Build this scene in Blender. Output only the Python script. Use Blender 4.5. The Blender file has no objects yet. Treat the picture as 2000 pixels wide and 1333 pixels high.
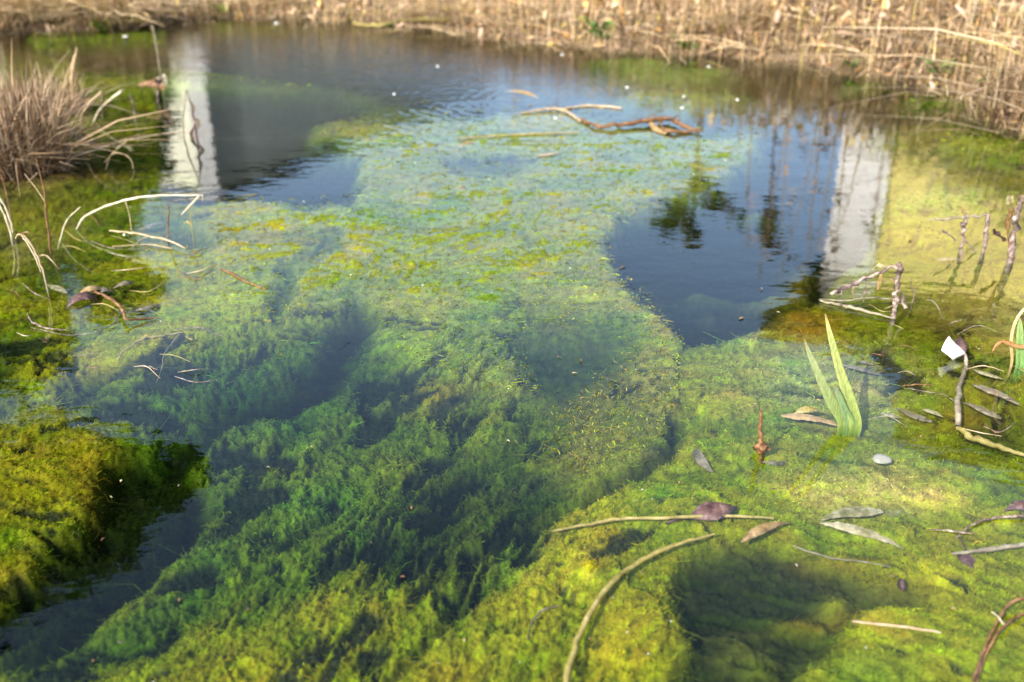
import bpy, math, random
import numpy as np
from mathutils import Vector, Matrix

rng = np.random.default_rng(7)
random.seed(7)
SC = bpy.context.scene
COL = SC.collection
R = math.radians

# ------------------------------------------------------------------ camera
H_CAM, PITCH, FPX = 0.60, R(26.0), 1944.0        # metres, radians, focal length in photo pixels
cam_d = bpy.data.cameras.new('camera')
cam = bpy.data.objects.new('camera', cam_d)
COL.objects.link(cam)
cam_d.lens = 35.0
cam_d.sensor_width = 36.0
cam_d.clip_start = 0.02
cam_d.clip_end = 2000.0
cam.location = (0, 0, H_CAM)
cam.rotation_euler = (math.pi / 2 - PITCH, 0, 0)
cam_d.dof.use_dof = True
cam_d.dof.focus_distance = 1.22
cam_d.dof.aperture_fstop = 4.5
SC.camera = cam

# ------------------------------------------------------------------ sky, sun, exposure
SUN_AZ, SUN_EL = R(-142.0), R(36.0)               # azimuth clockwise from +Y (view direction): behind the camera, to the left
world = bpy.data.worlds.new('World')
SC.world = world
world.use_nodes = True
wn = world.node_tree
sky = wn.nodes.new('ShaderNodeTexSky')
sky.sky_type = 'NISHITA'
sky.sun_disc = False
sky.sun_elevation = SUN_EL
sky.sun_rotation = SUN_AZ
sky.air_density = 1.0
sky.dust_density = 3.0
sky.ozone_density = 0.9
bg = wn.nodes['Background']
bg.inputs['Strength'].default_value = 0.15
wn.links.new(sky.outputs[0], bg.inputs[0])
sd = bpy.data.lights.new('sun', 'SUN')
sd.energy = 3.2
sd.angle = R(0.53)
sd.color = (1.0, 0.94, 0.84)
sun = bpy.data.objects.new('sun', sd)
COL.objects.link(sun)
sdir = Vector((math.sin(SUN_AZ) * math.cos(SUN_EL), math.cos(SUN_AZ) * math.cos(SUN_EL), math.sin(SUN_EL)))
sun.rotation_euler = (-sdir).to_track_quat('-Z', 'Y').to_euler()
SC.view_settings.view_transform = 'Standard'
SC.view_settings.look = 'None'
SC.view_settings.exposure = 1.5
SC.view_settings.gamma = 1.0
SC.view_settings.use_curve_mapping = False
SC.cycles.use_denoising = True
SC.cycles.max_bounces = 5
SC.cycles.diffuse_bounces = 2
SC.cycles.glossy_bounces = 2
SC.cycles.transparent_max_bounces = 10
SC.cycles.use_adaptive_sampling = True
SC.cycles.adaptive_threshold = 0.02
SC.cycles.volume_bounces = 1
SC.cycles.caustics_reflective = False
SC.cycles.caustics_refractive = False
SC.cycles.sample_clamp_indirect = 6.0

# ------------------------------------------------------------------ picture <-> place
def ray(px, py):
    x = (np.asarray(px, float) - 1000.0) / FPX
    y = -(np.asarray(py, float) - 666.5) / FPX
    s, c = math.sin(PITCH), math.cos(PITCH)
    return np.stack([x, c + y * s, -s + y * c], -1)

def P(px, py, z=0.0):
    """the point at height z that stands at this place of the photograph"""
    d = ray(px, py)
    t = (H_CAM - z) / (-d[..., 2])
    return np.stack([d[..., 0] * t, d[..., 1] * t, np.zeros_like(t) + z], -1)

def PY(px, py, Y):
    """the point of the upright plane y = Y seen here"""
    d = ray(px, py)
    t = Y / d[..., 1]
    return np.stack([d[..., 0] * t, np.zeros_like(t) + Y, H_CAM + d[..., 2] * t], -1)

def MZ(px, py, z):
    """the point at height z whose mirror image in the water is seen here"""
    d = ray(px, py)
    t = (H_CAM + z) / (-d[..., 2])
    return Vector((float(d[0] * t), float(d[1] * t), z))

def MY(px, py, Y):
    d = ray(px, py)
    t = Y / d[1]
    return Vector((float(d[0] * t), Y, float(-(H_CAM + d[2] * t))))

def scale_at(py):
    """metres per photo pixel on the water at this row"""
    e = PITCH + np.arctan((np.asarray(py, float) - 666.5) / FPX)
    return H_CAM / np.sin(np.maximum(e, 0.08)) / FPX * np.cos(e - PITCH)

# ------------------------------------------------------------------ noise
_LAT = rng.random((256, 256))
def vnoise(x, y, off=0):
    x = np.asarray(x) + off * 17.31
    y = np.asarray(y) + off * 7.77
    xi = np.floor(x).astype(int); yi = np.floor(y).astype(int)
    xf = x - xi; yf = y - yi
    u = xf * xf * (3 - 2 * xf); v = yf * yf * (3 - 2 * yf)
    a = _LAT[xi & 255, yi & 255]; b = _LAT[(xi + 1) & 255, yi & 255]
    c = _LAT[xi & 255, (yi + 1) & 255]; d = _LAT[(xi + 1) & 255, (yi + 1) & 255]
    return (a * (1 - u) + b * u) * (1 - v) + (c * (1 - u) + d * u) * v
def fbm(x, y, oct=4, off=0, gain=0.5):
    s = 0; a = 1; n = 0
    for i in range(oct):
        s = s + a * (vnoise(x, y, off + i * 3) - 0.5); n += a
        x = x * 2.03 + 1.7; y = y * 2.03 + 3.1; a *= gain
    return s / n * 2

# ------------------------------------------------------------------ mesh helpers
def mk(name, V, F, mat=None, col=None, smooth=False, parent=None, quads=True):
    """one mesh object from arrays; F is an (n,4) or (n,3) array, col an (nverts,3) array"""
    V = np.ascontiguousarray(np.asarray(V, np.float32).reshape(-1, 3))
    F = np.ascontiguousarray(np.asarray(F, np.int32))
    k = F.shape[1]
    me = bpy.data.meshes.new(name)
    me.vertices.add(len(V)); me.vertices.foreach_set('co', V.ravel())
    me.loops.add(F.size); me.loops.foreach_set('vertex_index', F.ravel())
    me.polygons.add(len(F))
    me.polygons.foreach_set('loop_start', np.arange(0, F.size, k, dtype=np.int32))
    me.polygons.foreach_set('loop_total', np.full(len(F), k, np.int32))
    me.polygons.foreach_set('use_smooth', np.full(len(F), bool(smooth)))
    if col is not None:
        at = me.attributes.new('col', 'FLOAT_COLOR', 'POINT')
        c4 = np.ones((len(V), 4), np.float32); c4[:, :3] = np.asarray(col).reshape(-1, 3)
        at.data.foreach_set('color', c4.ravel())
    me.update(calc_edges=True); me.validate()
    if mat: me.materials.append(mat)
    o = bpy.data.objects.new(name, me); COL.objects.link(o)
    if parent: o.parent = parent
    return o

def thing(o, label, cat, group=None, kind=None):
    o['label'] = label
    if cat: o['category'] = cat
    if group: o['group'] = group
    if kind: o['kind'] = kind
    return o

def empty(name, loc=(0, 0, 0)):
    o = bpy.data.objects.new(name, None); COL.objects.link(o); o.location = loc
    o.empty_display_size = 0.05
    return o

def join_geo(parts):
    Vs, Fs, n = [], [], 0
    for V, F in parts:
        V = np.asarray(V, float).reshape(-1, 3); F = np.asarray(F, int)
        Vs.append(V); Fs.append(F + n); n += len(V)
    return np.concatenate(Vs), np.concatenate(Fs)

def catmull(pts, n=6):
    pts = np.asarray(pts, float)
    if len(pts) < 3: 
        t = np.linspace(0, 1, n + 1)[:, None]
        return pts[0] * (1 - t) + pts[-1] * t
    q = np.vstack([2 * pts[0] - pts[1], pts, 2 * pts[-1] - pts[-2]])
    out = []
    for i in range(1, len(q) - 2):
        for k in range(n):
            t = k / n
            out.append(0.5 * (2 * q[i] + (q[i + 1] - q[i - 1]) * t + (2 * q[i - 1] - 5 * q[i] + 4 * q[i + 1] - q[i + 2]) * t * t
                              + (-q[i - 1] + 3 * q[i] - 3 * q[i + 1] + q[i + 2]) * t ** 3))
    out.append(pts[-1])
    return np.array(out)

def tube(pts, r, seg=7, smooth_n=5, rough=0.12, seed=0):
    """a knobbly tapering stem along pts; r = radius at start, end (or list per point)"""
    C = catmull(pts, smooth_n) if smooth_n else np.asarray(pts, float)
    n = len(C)
    rr = np.interp(np.linspace(0, 1, n), np.linspace(0, 1, len(r)), r)
    rs = np.random.default_rng(seed + 11)
    rr = rr * (1 + rough * rs.standard_normal(n))
    C = C + rs.standard_normal((n, 3)) * rr[:, None] * min(.45, rough * 2.2)
    T = np.gradient(C, axis=0); T /= np.linalg.norm(T, axis=1)[:, None] + 1e-9
    up = np.array([0.13, 0.21, 1.0]) if abs(T[0, 2]) < 0.9 else np.array([1.0, 0.1, 0.0])
    V = []
    for i in range(n):
        a = np.cross(T[i], up); a /= np.linalg.norm(a) + 1e-9
        b = np.cross(a, T[i])
        up = b
        ang = np.arange(seg) / seg * 2 * np.pi
        V.append(C[i] + rr[i] * (np.cos(ang)[:, None] * a + np.sin(ang)[:, None] * b))
    V = np.concatenate(V + [C[:1], C[-1:]])
    F = []
    for i in range(n - 1):
        for k in range(seg):
            F.append((i * seg + k, i * seg + (k + 1) % seg, (i + 1) * seg + (k + 1) % seg, (i + 1) * seg + k))
    for k in range(seg):
        F.append((n * seg, (k + 1) % seg, k, n * seg))
        F.append((n * seg + 1, (n - 1) * seg + k, (n - 1) * seg + (k + 1) % seg, n * seg + 1))
    # caps as quads collapsed to triangles are invalid, so split them off as thin quads
    F = [f for f in F if len(set(f)) == 4]
    return V[:-2], np.array(F)

def blade(pts, w, side=None, fold=0.25, thick=0.0, smooth_n=5):
    """a folded leaf blade: three columns of points along a curve, with a keel, closed on both faces by thickness"""
    C = catmull(pts, smooth_n)
    n = len(C)
    ww = np.interp(np.linspace(0, 1, n), np.linspace(0, 1, len(w)), w)
    T = np.gradient(C, axis=0); T /= np.linalg.norm(T, axis=1)[:, None] + 1e-9
    if side is None: side = np.array([1.0, 0.15, 0.0])
    S = np.asarray(side, float) - T * (T @ np.asarray(side, float))[:, None]
    S /= np.linalg.norm(S, axis=1)[:, None] + 1e-9
    N = np.cross(S, T)
    h = ww[:, None] * 0.5
    th = thick if thick else 0.0006
    top = np.stack([C - S * h + N * h * fold, C, C + S * h + N * h * fold], 1)
    bot = top - N[:, None, :] * th
    V = np.concatenate([top.reshape(-1, 3), bot.reshape(-1, 3)])
    m = n * 3
    F = []
    for i in range(n - 1):
        for k in range(2):
            a, b, c, d = i * 3 + k, i * 3 + k + 1, (i + 1) * 3 + k + 1, (i + 1) * 3 + k
            F.append((a, b, c, d)); F.append((m + d, m + c, m + b, m + a))
        for k in (0, 2):
            a, d = i * 3 + k, (i + 1) * 3 + k
            F.append((a, d, m + d, m + a))
    return V, np.array(F)

def ribbons(pts, side, w):
    """many thin ribbons at once: pts (N,K,3), side (N,3), w (N,K)"""
    N, K, _ = pts.shape
    a = pts - side[:, None, :] * w[..., None] * 0.5
    b = pts + side[:, None, :] * w[..., None] * 0.5
    V = np.stack([a, b], 2).reshape(-1, 3)
    base = np.arange(N)[:, None] * K * 2
    F = []
    for k in range(K - 1):
        o = base + 2 * k
        F.append(np.concatenate([o, o + 1, o + 3, o + 2], 1))
    return V, np.concatenate(F)

# ------------------------------------------------------------------ materials
def new_mat(name):
    m = bpy.data.materials.new(name); m.use_nodes = True
    nt = m.node_tree
    return m, nt, nt.nodes['Principled BSDF']

def ramp(nt, stops):
    r = nt.nodes.new('ShaderNodeValToRGB')
    el = r.color_ramp.elements
    while len(el) < len(stops): el.new(0.5)
    for e, (p, c) in zip(el, stops):
        e.position = p; e.color = (*c, 1)
    return r

def noise_mat(name, stops, scale=60, rough=0.7, stretch=(1, 1, 1), bump=0.3, bscale=None, detail=5, spec=0.3, transl=0.0, coord='Object', dist=0.001):
    m, nt, b = new_mat(name)
    tc = nt.nodes.new('ShaderNodeTexCoord'); mp = nt.nodes.new('ShaderNodeMapping')
    mp.inputs['Scale'].default_value = stretch
    nz = nt.nodes.new('ShaderNodeTexNoise'); nz.inputs['Scale'].default_value = scale; nz.inputs['Detail'].default_value = detail
    nz.inputs['Roughness'].default_value = 0.65
    nt.links.new(tc.outputs[coord], mp.inputs[0]); nt.links.new(mp.outputs[0], nz.inputs[0])
    r = ramp(nt, stops); nt.links.new(nz.outputs['Fac'], r.inputs[0])
    nt.links.new(r.outputs[0], b.inputs['Base Color'])
    b.inputs['Roughness'].default_value = rough
    b.inputs['Specular IOR Level'].default_value = spec
    if bump:
        n2 = nt.nodes.new('ShaderNodeTexNoise'); n2.inputs['Scale'].default_value = bscale or scale * 3; n2.inputs['Detail'].default_value = 4
        nt.links.new(mp.outputs[0], n2.inputs[0])
        bp = nt.nodes.new('ShaderNodeBump'); bp.inputs['Strength'].default_value = bump; bp.inputs['Distance'].default_value = dist
        nt.links.new(n2.outputs['Fac'], bp.inputs['Height']); nt.links.new(bp.outputs[0], b.inputs['Normal'])
    if transl:
        out = nt.nodes['Material Output']
        tr = nt.nodes.new('ShaderNodeBsdfTranslucent'); mx = nt.nodes.new('ShaderNodeMixShader'); mx.inputs[0].default_value = transl
        nt.links.new(r.outputs[0], tr.inputs[0]); nt.links.new(b.outputs[0], mx.inputs[1]); nt.links.new(tr.outputs[0], mx.inputs[2])
        nt.links.new(mx.outputs[0], out.inputs[0])
    return m

def col_mat(name, rough=0.7, spec=0.2, transl=0.0, nscale=0, namp=0.4):
    """colour from the mesh's own 'col' attribute, varied by a fine noise"""
    m, nt, b = new_mat(name)
    a = nt.nodes.new('ShaderNodeAttribute'); a.attribute_name = 'col'
    src = a.outputs['Color']
    if nscale:
        tc = nt.nodes.new('ShaderNodeTexCoord')
        nz = nt.nodes.new('ShaderNodeTexNoise'); nz.inputs['Scale'].default_value = nscale; nz.inputs['Detail'].default_value = 6; nz.inputs['Roughness'].default_value = 0.7
        nt.links.new(tc.outputs['Object'], nz.inputs[0])
        mr = nt.nodes.new('ShaderNodeMapRange'); mr.inputs['From Min'].default_value = 0.3; mr.inputs['From Max'].default_value = 0.7
        mr.inputs['To Min'].default_value = 1 - namp; mr.inputs['To Max'].default_value = 1 + namp
        nt.links.new(nz.outputs['Fac'], mr.inputs[0])
        mx = nt.nodes.new('ShaderNodeMix'); mx.data_type = 'RGBA'; mx.blend_type = 'MULTIPLY'; mx.inputs[0].default_value = 1
        nt.links.new(a.outputs['Color'], mx.inputs['A']); nt.links.new(mr.outputs[0], mx.inputs['B'])
        src = mx.outputs['Result']
    nt.links.new(src, b.inputs['Base Color'])
    b.inputs['Roughness'].default_value = rough; b.inputs['Specular IOR Level'].default_value = spec
    if transl:
        out = nt.nodes['Material Output']
        tr = nt.nodes.new('ShaderNodeBsdfTranslucent'); mix = nt.nodes.new('ShaderNodeMixShader'); mix.inputs[0].default_value = transl
        nt.links.new(src, tr.inputs[0]); nt.links.new(b.outputs[0], mix.inputs[1]); nt.links.new(tr.outputs[0], mix.inputs[2])
        nt.links.new(mix.outputs[0], out.inputs[0])
    return m

M = {}
M['algae'] = col_mat('algae', 0.75, 0.08, 0.12, nscale=420, namp=0.45)
M['bed'] = col_mat('silt', 0.9, 0.05, 0.0, nscale=300, namp=0.3)
M['plant'] = col_mat('dry_plant', 0.75, 0.2, 0.25)
M['foliage'] = col_mat('foliage', 0.55, 0.3, 0.2)
M['earth'] = noise_mat('earth', [(0.3, (0.05, 0.035, 0.022)), (0.55, (0.12, 0.085, 0.05)), (0.75, (0.19, 0.15, 0.08))], 9, 0.95, bump=0.6, bscale=40, dist=0.01)
M['straw'] = noise_mat('straw', [(0.3, (0.216, 0.144, 0.072)), (0.5, (0.346, 0.259, 0.151)), (0.7, (0.446, 0.374, 0.259))], 70, 0.65, bump=0.3)
M['pale_straw'] = noise_mat('pale_straw', [(0.3, (0.302, 0.252, 0.144)), (0.5, (0.446, 0.403, 0.288)), (0.7, (0.533, 0.504, 0.403))], 60, 0.5, bump=0.2)
M['brown_stem'] = noise_mat('brown_stem', [(0.3, (0.05, 0.022, 0.01)), (0.5, (0.13, 0.065, 0.028)), (0.72, (0.26, 0.15, 0.07))], 120, 0.6, bump=0.4)
M['twig'] = noise_mat('twig', [(0.36, (0.045, 0.03, 0.03)), (0.5, (0.13, 0.095, 0.085)), (0.62, (0.30, 0.24, 0.20)), (0.72, (0.6, 0.55, 0.48))], 110, 0.75, bump=0.8)
M['olive_stem'] = noise_mat('olive_stem', [(0.3, (0.112, 0.091, 0.021)), (0.5, (0.224, 0.189, 0.056)), (0.7, (0.336, 0.28, 0.119))], 80, 0.7, bump=0.5)
M['grey_stem'] = noise_mat('grey_stem', [(0.3, (0.084, 0.07, 0.049)), (0.5, (0.182, 0.154, 0.105)), (0.7, (0.294, 0.266, 0.196))], 90, 0.7, bump=0.6)
M['dark_leaf'] = noise_mat('dark_leaf', [(0.35, (0.03, 0.015, 0.015)), (0.55, (0.09, 0.05, 0.045)), (0.72, (0.22, 0.15, 0.12))], 80, 0.55, bump=0.7)
M['tan_leaf'] = noise_mat('tan_leaf', [(0.32, (0.09, 0.06, 0.02)), (0.48, (0.2, 0.135, 0.055)), (0.64, (0.31, 0.22, 0.11)), (0.78, (0.42, 0.33, 0.2))], 100, 0.6, bump=0.5)
M['pale_leaf'] = noise_mat('pale_leaf', [(0.32, (0.07, 0.075, 0.02)), (0.46, (0.17, 0.15, 0.07)), (0.6, (0.29, 0.26, 0.17)), (0.75, (0.42, 0.39, 0.31))], 110, 0.55, bump=0.5)
M['grey_leaf'] = noise_mat('grey_leaf', [(0.32, (0.05, 0.05, 0.02)), (0.48, (0.13, 0.105, 0.07)), (0.64, (0.21, 0.185, 0.145)), (0.78, (0.33, 0.3, 0.25))], 110, 0.55, bump=0.5)
M['foam'] = noise_mat('foam', [(0.3, (0.56, 0.576, 0.56)), (0.7, (0.72, 0.72, 0.704))], 200, 0.4, bump=0.4)
M['plastic'] = noise_mat('white_plastic', [(0.28, (0.30, 0.27, 0.18)), (0.40, (0.46, 0.46, 0.44)), (0.6, (0.60, 0.61, 0.62))], 70, 0.4, bump=0.4, dist=0.002)
M['shell'] = noise_mat('shell', [(0.3, (0.189, 0.189, 0.151)), (0.6, (0.294, 0.294, 0.252))], 90, 0.35, bump=0.3)

def iris_mat():
    m, nt, b = new_mat('iris_blade')
    tc = nt.nodes.new('ShaderNodeTexCoord')
    a = nt.nodes.new('ShaderNodeAttribute'); a.attribute_name = 'col'
    nz = nt.nodes.new('ShaderNodeTexNoise'); nz.inputs['Scale'].default_value = 260; nz.inputs['Detail'].default_value = 4
    mp = nt.nodes.new('ShaderNodeMapping'); mp.inputs['Scale'].default_value = (2.5, 2.5, 0.35)
    nt.links.new(tc.outputs['Object'], mp.inputs[0]); nt.links.new(mp.outputs[0], nz.inputs[0])
    mr = nt.nodes.new('ShaderNodeMapRange'); mr.inputs['From Min'].default_value = 0.3; mr.inputs['From Max'].default_value = 0.7
    mr.inputs['To Min'].default_value = 0.66; mr.inputs['To Max'].default_value = 1.25
    nt.links.new(nz.outputs['Fac'], mr.inputs[0])
    mx = nt.nodes.new('ShaderNodeMix'); mx.data_type = 'RGBA'; mx.blend_type = 'MULTIPLY'; mx.inputs[0].default_value = 1
    nt.links.new(a.outputs['Color'], mx.inputs['A']); nt.links.new(mr.outputs[0], mx.inputs['B'])
    nt.links.new(mx.outputs['Result'], b.inputs['Base Color'])
    b.inputs['Roughness'].default_value = 0.5; b.inputs['Specular IOR Level'].default_value = 0.35
    out = nt.nodes['Material Output']
    tr = nt.nodes.new('ShaderNodeBsdfTranslucent'); mix = nt.nodes.new('ShaderNodeMixShader'); mix.inputs[0].default_value = 0.25
    nt.links.new(mx.outputs['Result'], tr.inputs[0]); nt.links.new(b.outputs[0], mix.inputs[1]); nt.links.new(tr.outputs[0], mix.inputs[2])
    nt.links.new(mix.outputs[0], out.inputs[0])
    return m
M['iris'] = iris_mat()

def water_mat():
    m = bpy.data.materials.new('pond_water'); m.use_nodes = True
    nt = m.node_tree; nt.nodes.clear()
    N = nt.nodes.new; Lk = nt.links.new
    out = N('ShaderNodeOutputMaterial')
    tc = N('ShaderNodeTexCoord')
    def nz(scale, detail, sx=1, sy=1):
        mp = N('ShaderNodeMapping'); mp.inputs['Scale'].default_value = (sx, sy, 1)
        n = N('ShaderNodeTexNoise'); n.inputs['Scale'].default_value = scale; n.inputs['Detail'].default_value = detail
        Lk(tc.outputs['Object'], mp.inputs[0]); Lk(mp.outputs[0], n.inputs[0])
        return n.outputs['Fac']
    def math_(op, a, b):
        n = N('ShaderNodeMath'); n.operation = op
        for i, v in enumerate((a, b)):
            if isinstance(v, (int, float)): n.inputs[i].default_value = v
            else: Lk(v, n.inputs[i])
        return n.outputs[0]
    small = nz(34, 2.5, 0.8, 1.3)
    big = nz(7, 2, 0.7, 1.3)
    # rings where something stirred the far water
    wv = N('ShaderNodeTexWave'); wv.wave_type = 'RINGS'; wv.rings_direction = 'SPHERICAL'; wv.inputs['Scale'].default_value = 9
    wv.inputs['Distortion'].default_value = 7.0; wv.inputs['Detail'].default_value = 2; wv.inputs['Detail Scale'].default_value = 1.5
    mp = N('ShaderNodeMapping'); c = P(1010, 190)
    mp.inputs['Location'].default_value = (-c[0], -c[1] * 0.8, 0); mp.inputs['Scale'].default_value = (1, 0.8, 1)
    Lk(tc.outputs['Object'], mp.inputs[0]); Lk(mp.outputs[0], wv.inputs[0])
    vl = N('ShaderNodeVectorMath'); vl.operation = 'LENGTH'; Lk(mp.outputs[0], vl.inputs[0])
    fall = N('ShaderNodeMapRange'); fall.inputs['From Min'].default_value = 0.1; fall.inputs['From Max'].default_value = 0.75
    fall.inputs['To Min'].default_value = 1; fall.inputs['To Max'].default_value = 0; fall.interpolation_type = 'SMOOTHSTEP'
    Lk(vl.outputs['Value'], fall.inputs[0])
    rings = math_('MULTIPLY', wv.outputs['Fac'], fall.outputs[0])
    # the breeze reaches only the far water: stronger ripples there
    sx = N('ShaderNodeSeparateXYZ'); Lk(tc.outputs['Object'], sx.inputs[0])
    far = N('ShaderNodeMapRange'); far.inputs['From Min'].default_value = 2.45; far.inputs['From Max'].default_value = 3.3
    far.inputs['To Min'].default_value = 0; far.inputs['To Max'].default_value = 1; far.interpolation_type = 'SMOOTHSTEP'
    Lk(sx.outputs['Y'], far.inputs[0])
    breeze = math_('MULTIPLY', math_('MULTIPLY', nz(26, 3, 0.55, 1.5), 0.0022), far.outputs[0])
    hgt = math_('ADD', breeze, math_('ADD', math_('ADD', math_('MULTIPLY', small, 0.00022), math_('MULTIPLY', big, 0.0008)), math_('MULTIPLY', rings, 0.00028)))
    bp = N('ShaderNodeBump'); bp.inputs['Strength'].default_value = 1.0; bp.inputs['Distance'].default_value = 1.0
    Lk(hgt, bp.inputs['Height'])
    # reflectance from the angle of view (Schlick), the same on both sides so that sunlight enters the water
    geo = N('ShaderNodeNewGeometry')
    dt = N('ShaderNodeVectorMath'); dt.operation = 'DOT_PRODUCT'; Lk(geo.outputs['Incoming'], dt.inputs[0]); Lk(bp.outputs[0], dt.inputs[1])
    cosv = math_('ABSOLUTE', dt.outputs['Value'], 0)
    one_m = N('ShaderNodeMath'); one_m.operation = 'SUBTRACT'; one_m.use_clamp = True; one_m.inputs[0].default_value = 1.0; Lk(cosv, one_m.inputs[1])
    F0 = 0.020
    frv = math_('ADD', math_('MULTIPLY', math_('POWER', one_m.outputs[0], 3.7), 1 - F0), F0)
    gl = N('ShaderNodeBsdfGlossy'); gl.inputs['Roughness'].default_value = 0.02
    Lk(bp.outputs[0], gl.inputs['Normal'])
    tr = N('ShaderNodeBsdfTransparent')
    mx = N('ShaderNodeMixShader'); Lk(frv, mx.inputs[0]); Lk(tr.outputs[0], mx.inputs[1]); Lk(gl.outputs[0], mx.inputs[2])
    Lk(mx.outputs[0], out.inputs['Surface'])
    va = N('ShaderNodeVolumeAbsorption'); va.inputs['Color'].default_value = (0.0, 0.24, 0.0, 1); va.inputs['Density'].default_value = 14.0
    Lk(va.outputs[0], out.inputs['Volume'])
    return m
M['water'] = water_mat()

# ------------------------------------------------------------------ the pond: depth and cover, laid out as a map
CELL, X0, X1, Y0, Y1 = 6.0, -1500, 3500, -60, 1760
gx = np.arange(X0, X1, CELL) + CELL / 2
gy = np.arange(Y0, Y1, CELL) + CELL / 2
GX, GY = np.meshgrid(gx, gy)

def blur(m, px):
    s = px / CELL
    if s < 0.4: return m
    k = int(3 * s) + 1
    w = np.exp(-0.5 * (np.arange(-k, k + 1) / s) ** 2); w /= w.sum()
    for ax in (0, 1):
        p = np.pad(m, [(k, k) if a == ax else (0, 0) for a in (0, 1)], mode='edge')
        m = sum(w[i] * (p[i:i + m.shape[0], :] if ax == 0 else p[:, i:i + m.shape[1]]) for i in range(2 * k + 1))
    return m
def poly(pts, soft=15):
    ins = np.zeros(GX.shape, bool)
    n = len(pts)
    for i in range(n):
        (xa, ya), (xb, yb) = pts[i], pts[(i + 1) % n]
        if ya == yb: continue
        c = ((ya > GY) != (yb > GY)) & (GX < (xb - xa) * (GY - ya) / (yb - ya) + xa)
        ins ^= c
    return blur(ins.astype(float), soft)
def stroke(pts, w, soft=8):
    d = np.full(GX.shape, 1e9)
    for (xa, ya), (xb, yb) in zip(pts[:-1], pts[1:]):
        L2 = (xb - xa) ** 2 + (yb - ya) ** 2
        t = np.clip(((GX - xa) * (xb - xa) + (GY - ya) * (yb - ya)) / L2, 0, 1)
        d = np.minimum(d, np.hypot(GX - xa - t * (xb - xa), GY - ya - t * (yb - ya)))
    return np.clip((w / 2 + soft - d) / (2 * soft), 0, 1)
def spot(x, y, rx, ry):
    return np.exp(-(((GX - x) / rx) ** 2 + ((GY - y) / ry) ** 2))

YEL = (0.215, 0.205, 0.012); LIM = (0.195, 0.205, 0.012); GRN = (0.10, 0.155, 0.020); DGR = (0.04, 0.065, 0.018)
GRY = (0.145, 0.165, 0.045); OLV = (0.16, 0.15, 0.04); OCH = (0.28, 0.17, 0.018); BRN = (0.10, 0.06, 0.028); TAN = (0.46, 0.33, 0.17); MUD = (0.014, 0.016, 0.014); SILT = (0.060, 0.060, 0.052)
DEP = np.full(GX.shape, 0.05); CLR = np.zeros(GX.shape + (3,)) + np.array(LIM); AMP = np.full(GX.shape, 1.0)
ZONE = {k: np.zeros(GX.shape) for k in ('left', 'centre', 'deep', 'right', 'bed')}
def lay(m, dep=None, col=None, amp=None, zone=None, a=1.0):
    global DEP, CLR, AMP
    m = m * a
    if dep is not None: DEP = DEP * (1 - m) + dep * m
    if col is not None: CLR = CLR * (1 - m[..., None]) + np.array(col) * m[..., None]
    if amp is not None: AMP = AMP * (1 - m) + amp * m
    if zone is not None:
        for k in ZONE: ZONE[k] = ZONE[k] * (1 - m) + (m if k == zone else 0)

lay(np.ones(GX.shape), .05, LIM, 1, 'right')
lay(poly([(-1500, -60), (3500, -60), (3500, 420), (1800, 330), (1500, 260), (1130, 230), (330, 150), (-1500, 260)], 25), .16, (0.10, 0.085, 0.04), .6, 'bed')
# left shallows
lay(poly([(-1500, 95), (330, 90), (345, 170), (320, 320), (420, 395), (410, 480), (560, 560), (540, 640), (330, 720), (150, 760), (0, 800), (-1500, 900)], 22), .028, YEL, 1, 'left')
lay(poly([(60, 90), (330, 75), (480, 125), (440, 165), (330, 165), (100, 175)], 18), .02, LIM, 1, 'left')
lay(poly([(50, 62), (330, 50), (340, 78), (60, 95)], 8), .008, LIM, .8, 'left')
lay(poly([(150, 85), (330, 82), (330, 122), (150, 128)], 10), .14, BRN, .5, 'bed')
lay(poly([(-600, 150), (40, 190), (120, 280), (210, 340), (70, 390), (-600, 470)], 20), -.012, (0.06, 0.045, 0.03), .8, 'left')
# pale mat of the middle
lay(poly([(600, 250), (700, 225), (900, 215), (1000, 185), (1150, 215), (1300, 245), (1500, 255), (1480, 300), (1430, 350), (1250, 415), (1180, 455), (1215, 520), (1290, 590), (1335, 650), (1320, 830), (1290, 870), (1190, 915),
          (1060, 800), (960, 780), (800, 720), (690, 610), (560, 650), (430, 580), (400, 480), (420, 395), (690, 385), (700, 300)], 12), .0015, GRY, .85, 'centre')
lay(poly([(330, 134), (560, 148), (760, 178), (1000, 212), (930, 228), (700, 190), (520, 164), (330, 158)], 6), .012, (0.11, 0.13, 0.04), .7, 'centre', .75)
lay(poly([(620, 440), (950, 420), (1120, 500), (1000, 620), (860, 680), (690, 600), (600, 520)], 60), .0010, (0.13, 0.165, 0.020), .9, 'centre', .75)
lay(poly([(690, 610), (900, 640), (960, 720), (880, 760), (780, 720)], 40), .014, (0.12, 0.18, 0.025), 1.1, 'centre', .9)
lay(poly([(1080, 800), (1310, 700), (1310, 840), (1270, 885), (1180, 918), (1080, 945), (1040, 880)], 25), .03, (0.14, 0.145, 0.05), .9, 'centre')
# deep green mat
lay(poly([(150, 750), (330, 700), (560, 640), (690, 610), (800, 710), (960, 770), (1060, 765), (1085, 830), (900, 870), (830, 960), (700, 1060), (560, 1180), (330, 1290), (0, 1420), (0, 1290), (330, 1100), (420, 980), (330, 880), (200, 840)], 22), .085, GRN, 1.7, 'deep')
lay(poly([(-400, 1300), (330, 1250), (560, 1180), (700, 1090), (900, 1130), (820, 1250), (690, 1340), (600, 1760), (-1500, 1760)], 30), .05, LIM, 1.6, 'deep')
lay(poly([(880, 855), (1060, 870), (1120, 930), (1030, 1010), (930, 1090), (850, 1130), (700, 1040), (820, 960)], 25), .13, DGR, 1.6, 'deep', .85)
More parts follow.
